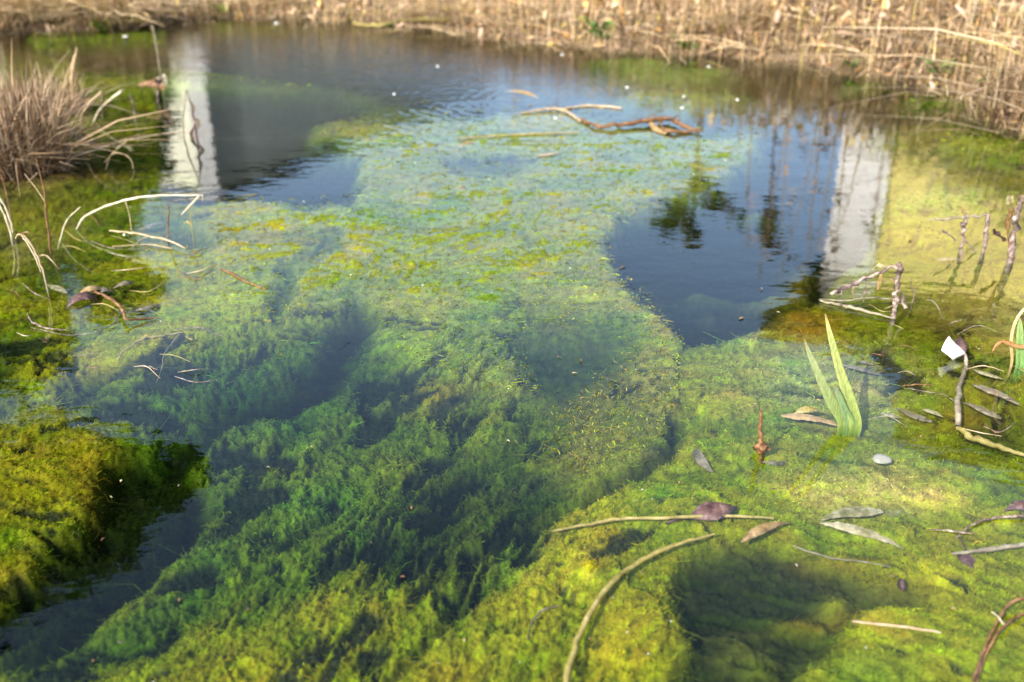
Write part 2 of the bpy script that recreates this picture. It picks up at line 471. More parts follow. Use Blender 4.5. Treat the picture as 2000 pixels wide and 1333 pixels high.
# right mat
lay(poly([(1345, 660), (1420, 640), (1500, 600), (1600, 470), (1640, 250), (3500, 260), (3500, 1760), (620, 1760), (700, 1340), (830, 1240), (960, 1110), (1060, 990), (1180, 935), (1300, 890), (1325, 800)], 12), .030, LIM, 1, 'right')
lay(poly([(960, 1110), (1070, 1000), (1200, 960), (1400, 930), (1500, 990), (1380, 1040), (1310, 1130), (1330, 1250), (1200, 1400), (700, 1400), (830, 1250)], 30), .022, YEL, 1.1, 'right', .8)
lay(poly([(1500, 600), (1600, 480), (1640, 260), (2100, 280), (2200, 640), (1800, 640), (1550, 660)], 25), .04, YEL, .5, 'right', .8)
lay(poly([(1740, 640), (1990, 700), (1900, 850), (1740, 830)], 25), .035, YEL, .4, 'right')
# cracks and open water
lay(stroke([(1325, 800), (1300, 860), (1240, 905), (1150, 935), (1060, 985), (1000, 1045), (950, 1110), (830, 1230), (690, 1350)], 16, 14), .17, MUD, .6, 'bed')
lay(stroke([(1050, 1000), (960, 1110), (900, 1150)], 45, 25), .13, DGR, 1.3, 'deep', .8)
lay(poly([(700, 585), (740, 600), (660, 700), (600, 745), (520, 780), (440, 800), (360, 850), (330, 900), (290, 880), (320, 820), (420, 770), (520, 730), (600, 680)], 12), .22, MUD, .5, 'bed')
lay(poly([(330, 875), (415, 960), (380, 1030), (240, 1130), (70, 1235), (-200, 1330), (-700, 1450), (-700, 1400), (-150, 1260), (0, 1220), (170, 1080), (340, 960)], 14), .25, MUD, .5, 'bed')
lay(stroke([(550, 600), (560, 540), (640, 470)], 22, 18), .11, DGR, .6, 'bed', .85)
lay(stroke([(140, 760), (230, 720), (330, 690)], 24, 18), .12, DGR, .6, 'deep', .9)
lay(poly([(1185, 455), (1250, 418), (1430, 352), (1490, 290), (1510, 250), (1660, 230), (1730, 290), (1700, 460), (1600, 560), (1500, 610), (1410, 655), (1345, 655), (1290, 590), (1225, 535), (1200, 490)], 8), .28, SILT, .4, 'bed')
lay(poly([(1000, 630), (1130, 615), (1240, 640), (1220, 700), (1150, 750), (1120, 800), (1070, 800), (1040, 740)], 26), .14, (0.06, 0.07, 0.05), .5, 'bed', .85)
lay(poly([(318, 175), (640, 172), (720, 205), (590, 240), (600, 265), (690, 300), (690, 382), (430, 390), (330, 372)], 7), .26, SILT, .4, 'bed')
lay(poly([(330, 68), (1130, 105), (1140, 185), (1000, 205), (890, 212), (760, 172), (640, 135), (330, 118)], 9), .26, SILT, .4, 'bed')
lay(poly([(330, 448), (420, 446), (425, 470), (350, 468)], 8), .16, SILT, .4, 'bed')
lay(poly([(870, 305), (1040, 315), (1000, 330), (880, 325)], 10), .08, SILT, .4, 'bed', .7)
lay(poly([(1340, 1055), (1480, 1035), (1560, 1060), (1700, 1115), (1790, 1125), (1800, 1165), (1660, 1190), (1625, 1240), (1510, 1340), (1480, 1600), (1200, 1600), (1280, 1330), (1360, 1250), (1310, 1140)], 15), .17, (0.046, 0.046, 0.030), 1.2, 'bed')
lay(poly([(130, 860), (260, 850), (360, 920), (330, 990), (190, 1100), (0, 1210), (-300, 1330), (-300, 1240), (0, 1110), (160, 1000)], 12), .19, (0.020, 0.028, 0.008), 1.4, 'left')  # steep side of the left mat: its shade painted in as near-black algae colour
lay(poly([(-900, 830), (120, 805), (235, 840), (200, 880), (150, 960), (120, 1020), (-20, 1100), (-300, 1200), (-900, 1280)], 12), .03, (0.19, 0.18, 0.012), 1.2, 'left')
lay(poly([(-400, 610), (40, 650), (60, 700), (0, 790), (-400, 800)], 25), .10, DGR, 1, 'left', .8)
# spots of cover: x, y, rx, ry, colour, depth, strength
for x, y, rx, ry, c, d, a in [
    (500, 425, 130, 40, (0.14, 0.175, 0.02), -.001, .9), (440, 600, 100, 42, (0.15, 0.20, 0.02), -.0005, .9), (275, 690, 80, 40, YEL, .0, .85), (620, 520, 100, 50, GRY, -.0005, .8), (840, 745, 70, 24, OCH, .002, .5), (360, 500, 80, 26, LIM, .001, .7),
    (470, 410, 90, 30, LIM, .002, .9), (520, 455, 90, 26, OCH, .002, .55), (560, 460, 60, 20, YEL, .004, .6), (650, 240, 60, 18, OLV, .004, .7), (640, 300, 45, 14, TAN, .004, .4),
    (450, 600, 60, 40, LIM, .006, .8), (280, 680, 60, 40, YEL, .008, .8), (250, 410, 90, 26, GRN, .05, .8), (120, 520, 60, 40, DGR, .09, .6), (200, 560, 60, 30, BRN, .01, .5),
    (60, 470, 70, 30, OLV, .02, .6), (830, 760, 60, 28, OCH, .012, .5), (960, 810, 110, 35, LIM, .03, .7), (780, 900, 90, 40, LIM, .04, .6), (640, 830, 80, 40, GRN, .05, .5),
    (520, 880, 80, 40, LIM, .05, .5), (600, 960, 90, 40, (0.12, 0.26, 0.03), .06, .6), (760, 980, 60, 30, LIM, .05, .5), (400, 1220, 120, 40, LIM, .03, .6), (330, 1310, 200, 40, YEL, .02, .8), (560, 1260, 90, 50, YEL, .03, .6),
    (450, 1130, 60, 40, LIM, .05, .6), (230, 800, 50, 25, OLV, .05, .6), (1290, 600, 26, 70, OCH, .004, .4), (1430, 770, 90, 26, YEL, .006, .7), (1460, 660, 60, 22, LIM, .008, .6),
    (1380, 545, 48, 12, GRY, .06, .6), (1500, 545, 60, 10, TAN, .05, .6), (1400, 575, 20, 12, GRY, .08, .4), (1550, 590, 60, 30, OCH, .04, .9), (1570, 620, 70, 26, (0.30, 0.13, 0.02), .04, .85), (1560, 520, 40, 40, OCH, .05, .7),
    (1850, 620, 80, 40, BRN, .05, .85), (1950, 660, 70, 60, (0.30, 0.22, 0.10), .03, .7), (1970, 600, 60, 60, (0.38, 0.32, 0.22), .03, .6), (1820, 560, 90, 40, OLV, .05, .5), (1930, 580, 60, 60, OCH, .05, .6),
    (1840, 390, 110, 22, GRN, .004, .9), (1900, 370, 90, 10, (0.22, 0.22, 0.2), .0, .5), (1790, 450, 90, 14, OLV, .003, .8), (1850, 240, 110, 20, LIM, .01, .8), (1930, 285, 90, 20, LIM, .006, .7), (1300, 150, 170, 20, GRN, .012, .9), (1330, 190, 150, 14, (0.16, 0.26, 0.10), .01, .9),
    (1240, 115, 100, 14, GRN, .01, .8), (1700, 160, 60, 8, GRN, .005, .9), (1850, 190, 90, 16, LIM, .008, .8), (1460, 160, 100, 20, BRN, .06, .5), (1150, 65, 60, 12, LIM, .0, .6), (450, 45, 120, 14, YEL, .0, .7),
    (1490, 870, 120, 30, LIM, .012, .7), (1720, 930, 60, 26, TAN, .03, .95), (1770, 945, 50, 20, (0.5, 0.40, 0.16), .03, .8), (1660, 940, 110, 55, (0.42, 0.38, 0.18), .03, .85), (1630, 735, 140, 60, (0.44, 0.39, 0.24), .03, .9), (1690, 720, 70, 40, (0.26, 0.22, 0.17), .05, .6), (1760, 780, 60, 40, (0.36, 0.30, 0.2), .04, .4),
    (1900, 930, 110, 30, LIM, .006, .6), (1840, 960, 60, 20, TAN, .006, .6), (1950, 820, 70, 40, DGR, .09, .8), (1900, 800, 60, 20, OCH, .03, .6), (1960, 1000, 80, 30, LIM, .01, .6),
    (1580, 1180, 90, 18, OCH, .08, .7), (1460, 1230, 60, 40, OLV, .06, .55), (1640, 1140, 60, 20, OLV, .07, .5), (1480, 1290, 26, 40, LIM, .05, .5), (1500, 1170, 40, 30, DGR, .09, .5), (1630, 1155, 30, 10, LIM, .03, .7),
    (1150, 1105, 38, 26, YEL, -.004, .9), (1170, 1090, 30, 16, OCH, -.004, .6), (1800, 1260, 170, 60, LIM, .008, .8), (1740, 1200, 90, 20, LIM, .004, .8), (1850, 1100, 110, 50, YEL, .012, .7), (1700, 1290, 110, 50, GRN, .02, .6),
    (1950, 1290, 60, 60, GRN, .02, .5), (1730, 1020, 70, 26, YEL, .008, .7), (1640, 1075, 70, 20, OCH, .03, .6), (1300, 950, 110, 20, LIM, .012, .6), (1000, 1250, 160, 60, LIM, .02, .5), (900, 1310, 80, 40, OCH, .02, .4), (1220, 1200, 70, 60, YEL, .012, .6),
    (1000, 1050, 60, 50, (0.20, 0.26, 0.05), .09, .8), (120, 900, 90, 60, (0.17, 0.17, 0.012), .03, .7), (170, 930, 26, 60, (0.2, 0.13, 0.015), .03, .7), (100, 850, 110, 16, (0.2, 0.14, 0.015), .03, .5), (300, 210, 12, 60, LIM, .02, .4), (230, 330, 110, 18, BRN, .02, .6),
    (200, 180, 120, 26, LIM, .006, .7), (360, 330, 50, 8, LIM, .004, .8), (350, 165, 46, 9, (0.45, 0.5, 0.25), .004, .8), (500, 162, 120, 8, LIM, .012, .7), (1330, 425, 60, 18, DGR, .16, .3), (1480, 390, 40, 9, LIM, .006, .7), (1400, 330, 40, 8, OLV, .0, .6)]:
    lay(spot(x, y, rx, ry), d, c, None, None, a)
lay(poly([(215, 885), (300, 880), (380, 935), (350, 1000), (200, 1100), (40, 1200), (20, 1150), (130, 1060), (180, 980)], 14), .19, (0.020, 0.028, 0.008), 1.4, 'left', .85)  # same steep side laid again over the spots, shadow darkness put into the colour

for pts_, c_, d_ in [([(1130, 108), (1240, 98), (1330, 112), (1420, 120), (1460, 140), (1380, 158), (1240, 150), (1140, 130)], (0.14, 0.22, 0.04), .001),
                     ([(1210, 165), (1330, 158), (1470, 176), (1480, 192), (1420, 205), (1330, 208), (1220, 196)], (0.17, 0.21, 0.07), .002),
                     ([(1640, 152), (1720, 154), (1730, 166), (1650, 168)], (0.12, 0.24, 0.03), .0), ([(1760, 178), (1880, 180), (1900, 205), (1800, 215), (1750, 200)], (0.15, 0.2, 0.03), .002),
                     ([(1830, 250), (1960, 262), (2060, 290), (2060, 330), (1930, 310), (1840, 285)], (0.16, 0.20, 0.03), .003), ([(1745, 385), (1830, 362), (1920, 372), (1930, 405), (1840, 428), (1760, 415)], (0.13, 0.19, 0.05), .0),
                     ([(1750, 440), (1830, 430), (1890, 448), (1840, 466), (1770, 462)], (0.17, 0.18, 0.05), .001), ([(60, 60), (330, 55), (340, 80), (200, 92), (60, 92)], (0.17, 0.24, 0.02), .001), ([(400, 32), (620, 36), (700, 50), (560, 58), (400, 50)], (0.2, 0.22, 0.03), .0)]:
    lay(poly(pts_, 9), d_ + .002, c_, .7, 'centre', .85)

def field(A, px, py):
    """bilinear look-up of a map at these places"""
    u = np.clip((px - X0) / CELL - 0.5, 0, len(gx) - 1.001); v = np.clip((py - Y0) / CELL - 0.5, 0, len(gy) - 1.001)
    i = u.astype(int); j = v.astype(int); fu = u - i; fv = v - j
    if A.ndim == 3: fu = fu[..., None]; fv = fv[..., None]
    return (A[j, i] * (1 - fu) + A[j, i + 1] * fu) * (1 - fv) + (A[j + 1, i] * (1 - fu) + A[j + 1, i + 1] * fu) * fv

def bed_at(px, py):
    """height, colour and zone weights of the pond bottom / algae at these places"""
    w = P(px, py); X, Y = w[..., 0], w[..., 1]
    s = scale_at(py)
    jx = fbm(X * 9, Y * 9, 4, 1); jy = fbm(X * 9, Y * 9, 4, 5)
    j2 = fbm(X * 45, Y * 45, 3, 31); j3 = fbm(X * 45, Y * 45, 3, 37)
    k = np.clip(0.022 / s, 2, 34)
    qx = px + jx * k + j2 * 0.30 * k; qy = py + (jy * k + j3 * 0.30 * k) * 0.6
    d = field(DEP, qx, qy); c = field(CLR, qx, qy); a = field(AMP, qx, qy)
    d = np.where(d > .010, .010 + (d - .010) * .17, d)
    deepw = np.clip((d - .014) / .014, 0, 1)
    # tufts drawn out along the drift
    th = np.where(py > 640, 1.05, 0.25) + 0.5 * fbm(X * 2.2, Y * 2.2, 2, 9)
    cu, su = np.cos(th), np.sin(th)
    A1 = X * cu + Y * su; B1 = -X * su + Y * cu
    big = fbm(A1 * 6 + jx, B1 * 13 + jy, 4, 12)
    mid = fbm(A1 * 34 + jx * 3, B1 * 52 + jy * 3, 4, 17, .6)
    fine = np.abs(fbm(A1 * 150 + j2 * 2, B1 * 210 + j3 * 2, 3, 23))
    tiny = fbm(X * 260, Y * 260, 2, 27)
    z = -d + a * (big * (0.004 + 0.004 * deepw) * (1 - .6 * field(ZONE['centre'], qx, qy)) + mid * (0.005 + 0.001 * deepw) + (0.35 - fine) * 0.004 + tiny * 0.0022)
    z = np.where(d < .012, z * .55, z)
    # gaps torn in the growth: the dark bottom shows between the clumps
    zn = np.stack([field(ZONE[k2], qx, qy) for k2 in ('left', 'centre', 'deep', 'right', 'bed')], -1)
    thr = zn @ np.array([.30, .16, -.03, .30, .9])
    g1 = fbm(A1 * 12 + jx * 1.6, B1 * 24 + jy * 1.6, 5, 61, .62)
    gap = np.clip((g1 - thr) / .14, 0, 1) * np.clip(d / .006, 0, 1)
    g2 = np.clip((fbm(A1 * 60, B1 * 120, 3, 67) - .30) / .2, 0, 1) * .6 * np.clip(d / .006, 0, 1)
    gap = np.maximum(gap, g2 * (1 - zn[..., 4]))
    z = z - gap * (.004 + .006 * deepw)
    z = np.minimum(z, 0.004 + 0.2 * np.maximum(z, 0) + np.where(d < -.008, .03, 0))
    # colour of the growth itself: paler tips, browner and greener patches
    hue = fbm(X * 14, Y * 14, 4, 41)[..., None]; sp = fbm(X * 120, Y * 120, 3, 47)[..., None]
    c = c * np.clip(1 + 0.35 * hue * np.array([1.6, 0.7, 0.6]) + 0.5 * sp, .35, 2.0)
    oc = np.clip(fbm(X * 20, Y * 20, 3, 53) * 2.2 - .75, 0, 1)[..., None] * np.clip(c.sum(-1, keepdims=True) * 3 - .5, 0, 1)
    c = c * (1 - .55 * oc) + np.array([0.36, 0.24, 0.05]) * .55 * oc
    # small brighter clumps, drawn out along the drift
    cl = np.clip(fbm(A1 * 34 + j2, B1 * 84 + j3, 4, 83, .6) * 2.4 + .1, 0, 1)[..., None] * np.array([.75])
    c = c * (1 - cl) + c * np.array([1.12, 1.42, .35]) * cl
    dz_ = zn[..., 2:3]
    c = c * np.array([1.0, 1.0, .6]) * (.94 * (1 - dz_) + np.array([.84, .84, .55]) * dz_)
    gd = gap[..., None] * np.array([.92])
    c = c * (1 - gd) + np.array([0.014, 0.020, 0.012]) * gd
    return np.stack([X, Y, z], -1), np.clip(c, 0, .8), zn, th

cols = np.concatenate([np.arange(-1460, -60, 22), np.arange(-60, 2060, 3.6), np.arange(2060, 3460, 22)])
rows = np.concatenate([np.arange(-20, 60, 8), np.arange(60, 1400, 3.6), np.arange(1400, 1740, 14)])
QX, QY = np.meshgrid(cols, rows)
BV, BC, BZ, _ = bed_at(QX, QY)
nr, ncl = QX.shape
idx = np.arange(nr * ncl).reshape(nr, ncl)
quads = np.stack([idx[1:, :-1], idx[1:, 1:], idx[:-1, 1:], idx[:-1, :-1]], -1).reshape(-1, 4)
zid = BZ.reshape(-1, 5)[quads].mean(1).argmax(1)
ALGAE = [('left', 'algae_mat', 'bright yellow-green algae filling the shallows along the left edge'),
         ('centre', 'algae_mat', 'pale grey-green algae mat floating in the middle of the pond'),
         ('deep', 'algae_mat', 'dark green trailing algae sunk in the lower middle'),
         ('right', 'algae_mat', 'lime and yellow algae bed covering the lower right and right shore')]
# filaments: short curved threads that follow the drift
NF = 230000
fx = rng.uniform(-30, 2030, NF); fy = 60 + 1300 * rng.random(NF) ** 0.85
fv, fc, fz, fth = bed_at(fx, fy)
fzone = fz.argmax(1)
keep = (fzone != 4) | (rng.random(NF) < .16)
fv, fc, fz, fth, fy, fzone = fv[keep], fc[keep], fz[keep], fth[keep], fy[keep], fzone[keep]
n = len(fv); s = scale_at(fy)
L = s * rng.gamma(1.3, 4.6, n) + s * 2
longf = rng.random(n) < .03; L = np.where(longf, L * 4.5, L)
ang = np.where(fzone == 2, rng.uniform(0, 6.283, n), fth + rng.normal(0, .9, n) + np.pi * (rng.random(n) < .5)); turn = rng.normal(0, 1.1, n)
rise = rng.uniform(-.0006, .0016, n)
d0 = np.stack([np.cos(ang), np.sin(ang), 0 * ang], 1); d1 = np.stack([np.cos(ang + turn), np.sin(ang + turn), 0 * ang], 1)
p0 = fv + np.array([0, 0, -.001]); p1 = fv + d0 * L[:, None] * .5; p1[:, 2] += rise; p2 = p1 + d1 * L[:, None] * .5; p2[:, 2] += rise * rng.uniform(-.8, .6, n)
film = (fzone == 1) & (rng.random(n) < .30) & (fv[:, 2] > -.03)
for q in (p0, p1, p2): q[:, 2] = np.where(film, .0015 - rng.random(n) * .003, q[:, 2])
for q in (p1, p2): q[:, 2] = np.where((fv[:, 2] < -.004) & ~film, np.minimum(q[:, 2], -.0008), q[:, 2])
sd_ = np.stack([-np.sin(ang), np.cos(ang), rng.normal(0, .5, n)], 1); sd_ /= np.linalg.norm(sd_, axis=1)[:, None]
fw = s * rng.uniform(.9, 2.4, n) * np.where(longf, .7, 1)
fcol = fc * rng.uniform(.45, 1.6, n)[:, None] * (1 + rng.normal(0, .12, (n, 3)))
for zi, (zk, nm, lb) in enumerate(ALGAE):
    m = (fzone == zi) | ((fzone == 4) & (zi == 2))
    V1, F1 = ribbons(np.stack([p0[m], p1[m], p2[m]], 1), sd_[m], np.stack([fw[m] * .6, fw[m], fw[m] * .4], 1))
    C1 = np.repeat(fcol[m], 6, 0)
    q = quads[zid == zi]; used = np.unique(q); mp_ = np.zeros(nr * ncl, int); mp_[used] = np.arange(len(used))
    V0 = BV.reshape(-1, 3)[used]; C0 = BC.reshape(-1, 3)[used]
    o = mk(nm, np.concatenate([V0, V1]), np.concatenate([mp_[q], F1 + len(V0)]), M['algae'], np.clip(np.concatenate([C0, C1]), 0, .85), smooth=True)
    thing(o, lb, 'algae', 'algae growing in the pond', 'stuff')
q = quads[zid == 4]; used = np.unique(q); mp_ = np.zeros(nr * ncl, int); mp_[used] = np.arange(len(used))
o = mk('pond_bed', BV.reshape(-1, 3)[used], mp_[q], M['bed'], BC.reshape(-1, 3)[used], smooth=True)
thing(o, 'dark silty pond bottom under the open water', 'pond bed', kind='structure')

def zbed(px, py):
    return float(bed_at(np.array([px], float), np.array([py], float))[0][0, 2])

# water: a closed body whose top is the surface
wx0, wx1, wy0, wy1 = -5.2, 5.2, 0.30, 5.6
V = [(wx0, wy0, 0), (wx1, wy0, 0), (wx1, wy1, 0), (wx0, wy1, 0), (wx0, wy0, -.6), (wx1, wy0, -.6), (wx1, wy1, -.6), (wx0, wy1, -.6)]
o = mk('water', V, [(0, 1, 2, 3), (7, 6, 5, 4), (4, 5, 1, 0), (5, 6, 2, 1), (6, 7, 3, 2), (7, 4, 0, 3)], M['water'])
thing(o, 'still clear pond water reflecting sky and houses', 'water', kind='structure')

# ------------------------------------------------------------------ ground and banks: one sheet round the pond out to the horizon
shore_px = [(-900, 190), (-500, 150), (-200, 105), (0, 66), (100, 60), (220, 56), (330, 45), (420, 32), (600, 36), (750, 46), (900, 62), (1000, 80), (1130, 94), (1300, 104), (1430, 110), (1560, 124), (1650, 140), (1750, 160), (1850, 176), (1900, 192), (1935, 240), (2010, 262), (2150, 300), (2700, 400)]
front = np.array([P(x, y)[:2] for x, y in shore_px])
back = np.array([(3.1, 1.3), (2.3, .75), (1.5, .50), (.7, .40), (0, .38), (-.7, .40), (-1.5, .50), (-2.5, .9), (-3.2, 1.6)])
loop = np.concatenate([front, back])
seglen = np.r_[0, np.cumsum(np.linalg.norm(np.diff(np.vstack([loop, loop[:1]]), axis=0), axis=1))]
NS = 420
sp_ = np.linspace(0, seglen[-1], NS, endpoint=False)
lp = np.stack([np.interp(sp_, seglen, np.r_[loop[:, i], loop[0, i]]) for i in (0, 1)], 1)
for _ in range(3): lp = (np.roll(lp, 1, 0) + 2 * lp + np.roll(lp, -1, 0)) / 4
tg = np.roll(lp, -1, 0) - np.roll(lp, 1, 0); tg /= np.linalg.norm(tg, axis=1)[:, None]
nrm = np.stack([-tg[:, 1], tg[:, 0]], 1)
for _ in range(12): nrm = (np.roll(nrm, 1, 0) + nrm + np.roll(nrm, -1, 0)); nrm /= np.linalg.norm(nrm, axis=1)[:, None]
lp = lp + nrm * (fbm(lp[:, 0] * 6, lp[:, 1] * 6, 3, 71) * .05)[:, None]
rad = lp - np.array([0, 2.0]); rad /= np.linalg.norm(rad, axis=1)[:, None]
def hscale(x):
    """the bank is low on the left and rises to the right"""
    return .42 + .58 * np.clip((np.asarray(x) - .15) / .7, 0, 1)
prof = [(-.12, -.30), (-.03, -.05), (0, .004), (.02, .03), (.05, .06), (.12, .10), (.22, .13), (.4, .16), (.7, .18), (1.2, .19), (2.5, .16), (6, .1), (20, .1), (80, .1), (400, .1)]
GV = []
for t, z in prof:
    k = min(1, max(0, (t - .4) / 2.0))
    dirv = nrm * (1 - k) + rad * k; dirv /= np.linalg.norm(dirv, axis=1)[:, None]
    xy = lp + dirv * t
    zz = z * (hscale(xy[:, 0]) if 0 < t < 2 else 1) + (fbm(xy[:, 0] * 5, xy[:, 1] * 5, 3, 77) * .025 * min(1, max(0, t * 12)) if t < 4 else 0)
    GV.append(np.column_stack([xy, np.zeros(NS) + zz]))
GV = np.concatenate(GV)
GF = []
for r_ in range(len(prof) - 1):
    a = np.arange(NS) + r_ * NS; b = (np.arange(NS) + 1) % NS + r_ * NS
    GF.append(np.stack([b, a, a + NS, b + NS], 1)[:, ::-1])
o = mk('ground', GV, np.concatenate(GF), M['earth'], smooth=True)
thing(o, 'brown earth bank and ground around the pond', 'ground', kind='structure')
PT = np.array([p[0] for p in prof]); PZ = np.array([p[1] for p in prof])
def shore(px, t):
    """a point t metres behind the front waterline, near this picture column"""
    xs = np.array([p[0] for p in shore_px]); ys = np.array([p[1] for p in shore_px])
    w = P(px, np.interp(px, xs, ys))
    i = np.argmin(np.linalg.norm(lp - w[:2], axis=1))
    q = lp[i] + nrm[i] * t
    return np.array([q[0], q[1], float(np.interp(t, PT, PZ) * hscale(q[0]))])

# dry growth on the far bank (nobody could count it)
fi = np.where((lp[:, 1] > 1.7) & (np.abs(lp[:, 0]) < 0.75 * lp[:, 1] + .5))[0]
def bank_pts(n, tmax, tpow=1.0):
    f = rng.random(n) * (len(fi) - 1); i = fi[f.astype(int)]; j = fi[np.minimum(f.astype(int) + 1, len(fi) - 1)]; u = (f - f.astype(int))[:, None]
    t = -.035 + (tmax + .035) * rng.random(n) ** tpow
    xy = (lp[i] * (1 - u) + lp[j] * u) + (nrm[i] * (1 - u) + nrm[j] * u) * t[:, None]
    return np.column_stack([xy, np.interp(t, PT, PZ) * np.where(t > 0, hscale(xy[:, 0]), 1)]), t
DRY = np.array([1.16, 1.12, 1.05]) * np.array([(0.54, 0.42, 0.25), (0.62, 0.50, 0.33), (0.42, 0.30, 0.17), (0.50, 0.36, 0.23), (0.68, 0.58, 0.42), (0.30, 0.21, 0.13), (0.48, 0.37, 0.29), (0.40, 0.34, 0.13)])
def arch(base, L, lean, az, K=4):
    """K points of blades that rise and bow over"""
    t = np.linspace(0, 1, K)[None, :]
    out = (lean[:, None] * t ** 1.7) * L[:, None]; up = L[:, None] * t * (1 - .38 * np.minimum(lean[:, None], 1.6) * t)
    return np.stack([base[:, :1] + np.cos(az)[:, None] * out, base[:, 1:2] + np.sin(az)[:, None] * out, base[:, 2:] + up], -1)
N1 = 30000
b_, t_ = bank_pts(N1, 1.3, 1.3)
hf = np.clip(.55 + .9 * vnoise(b_[:, 0] * 1.7, b_[:, 1] * 1.7, 81), .4, 1.4)
L_ = rng.uniform(.06, .32, N1) * hf * (.25 + .75 * hscale(b_[:, 0])); az_ = np.where(rng.random(N1) < .45, rng.normal(-1.57, .8, N1), rng.uniform(0, 6.283, N1)); lean_ = np.abs(rng.normal(1.0, .7, N1))
pts = arch(b_ - np.array([0, 0, .015]), L_, lean_, az_)
w_ = rng.uniform(.0015, .005, N1)
sd2 = np.stack([-np.sin(az_), np.cos(az_), rng.normal(0, .3, N1)], 1)
V, F = ribbons(pts, sd2, np.stack([w_, w_ * 1.1, w_ * .8, w_ * .15], 1))
o = mk('dry_grass', V, F, M['plant'], np.repeat(DRY[rng.integers(0, 8, N1)] * rng.uniform(.3, 1.3, (N1, 1)), 8, 0))
thing(o, 'dense dry tan grass covering the far bank', 'grass', kind='stuff')
N2 = 14000
b_, t_ = bank_pts(N2, 1.0, 1.4)
b_[:, 2] += rng.random(N2) ** 1.3 * .20 * (.2 + .8 * hscale(b_[:, 0])) * np.clip(t_ * 8 + .12, 0, 1)
az_ = rng.uniform(0, 6.283, N2); el_ = rng.normal(-.7, .6, N2); Ls = rng.uniform(.02, .06, N2)
dv = np.stack([np.cos(az_) * np.cos(el_), np.sin(az_) * np.cos(el_), np.sin(el_)], 1)
sv = np.stack([-np.sin(az_), np.cos(az_), rng.normal(0, .6, N2)], 1); sv /= np.linalg.norm(sv, axis=1)[:, None]
nv = np.cross(dv, sv); cr = rng.normal(.0, .35, N2)[:, None]
pts = np.stack([b_, b_ + dv * Ls[:, None] * .4 + nv * cr * Ls[:, None] * .6, b_ + dv * Ls[:, None] * .75 + nv * cr * Ls[:, None] * .5, b_ + dv * Ls[:, None]], 1)
w_ = Ls * rng.uniform(.14, .36, N2)
LIT = np.array([1.18, 1.12, 1.05]) * np.array([(0.56, 0.42, 0.25), (0.62, 0.46, 0.31), (0.50, 0.32, 0.19), (0.46, 0.27, 0.09), (0.66, 0.54, 0.37), (0.36, 0.24, 0.15), (0.54, 0.41, 0.34), (0.42, 0.35, 0.11)])
V, F = ribbons(pts, sv, np.stack([w_ * .3, w_, w_ * .8, w_ * .1], 1))
o = mk('leaf_litter', V, F, M['plant'], np.repeat(LIT[rng.integers(0, 8, N2)] * rng.uniform(.35, 1.35, (N2, 1)), 8, 0))
thing(o, 'curled dry leaves and husks heaped along the far bank', 'leaf litter', kind='stuff')

# ------------------------------------------------------------------ houses behind the pond (the water mirrors them)
def box_geo(c, ux, uy, sx, sy, z0, z1):
    """box with one bottom corner at c, sides along unit vectors ux, uy"""
    c = np.array([c[0], c[1]]); ux = np.array(ux[:2]); uy = np.array(uy[:2])
    q = [c, c + ux * sx, c + ux * sx + uy * sy, c + uy * sy]
    V = [(*p, z0) for p in q] + [(*p, z1) for p in q]
    return np.array(V), np.array([(3, 2, 1, 0), (4, 5, 6, 7), (0, 1, 5, 4), (1, 2, 6, 5), (2, 3, 7, 6), (3, 0, 4, 7)])
def wall_mat(name, c, v=.12, sc=3):
    lo = tuple(k * (1 - v) for k in c); hi = tuple(min(.9, k * (1 + v)) for k in c)
    return noise_mat(name, [(0.3, lo), (0.7, hi)], sc, 0.85, bump=0.2, bscale=60, dist=.004)
M['white_wall'] = wall_mat('white_plaster', (0.72, 0.74, 0.74), .04)
M['yellow_wall'] = wall_mat('yellow_plaster', (0.66, 0.55, 0.24), .06)
M['grey_wall'] = wall_mat('grey_plaster', (0.74, 0.78, 0.64), .08)
M['dark_wood'] = noise_mat('dark_boards', [(0.3, (0.03, 0.022, 0.016)), (0.7, (0.07, 0.05, 0.035))], 6, 0.8, stretch=(8, 8, .6))
M['roof'] = noise_mat('roof_sheet', [(0.3, (0.07, 0.06, 0.055)), (0.7, (0.13, 0.11, 0.10))], 10, 0.7)
M['glass'], _nt, _b = new_mat('window_glass'); _b.inputs['Base Color'].default_value = (0.03, 0.04, 0.05, 1); _b.inputs['Roughness'].default_value = 0.05

def unit(v): v = np.array(v[:2], float); return v / np.linalg.norm(v)
GZ = 0.1
# right house: eave corner and eave line found from the reflection
EZ = 3.2
A = MZ(1488, 622, EZ); B = MZ(1770, 690, EZ)
ux = unit(B - A); uy = np.array([-ux[1], ux[0]])       # along the facade, and back into the house
if uy[1] < 0: uy = -uy
def on_facade(px, py, off):
    """where the mirrored sight line meets the upright plane 'off' metres behind the eave"""
    d = ray(px, py); n = uy; o0 = np.array([A[0], A[1]]) + uy * off
    t = (o0 @ n) / (d[:2] @ n)
    p = d[:2] * t
    return float((p - np.array([A[0], A[1]])) @ ux), float(-(H_CAM + d[2] * t))
OFF = .55
xl, _ = on_facade(1612, 520, OFF); xm, _ = on_facade(1712, 520, OFF)
house = empty('house', (A[0] + ux[0] * 3, A[1] + ux[1] * 3, GZ))
thing(house, 'yellow house with white corner and dark overhanging roof, mirrored at the right of the water', 'house')
def part(name, geo, mat, par, rootloc):
    V, F = geo
    return mk(name, V - np.array(rootloc), F, mat, parent=par)
hl = tuple(house.location)
org = np.array([A[0], A[1]])
HW = 7.0
part('wall', box_geo(org + ux * (xm - .02) + uy * OFF, ux, uy, HW - xm, 5, GZ - .1, EZ), M['yellow_wall'], house, hl)
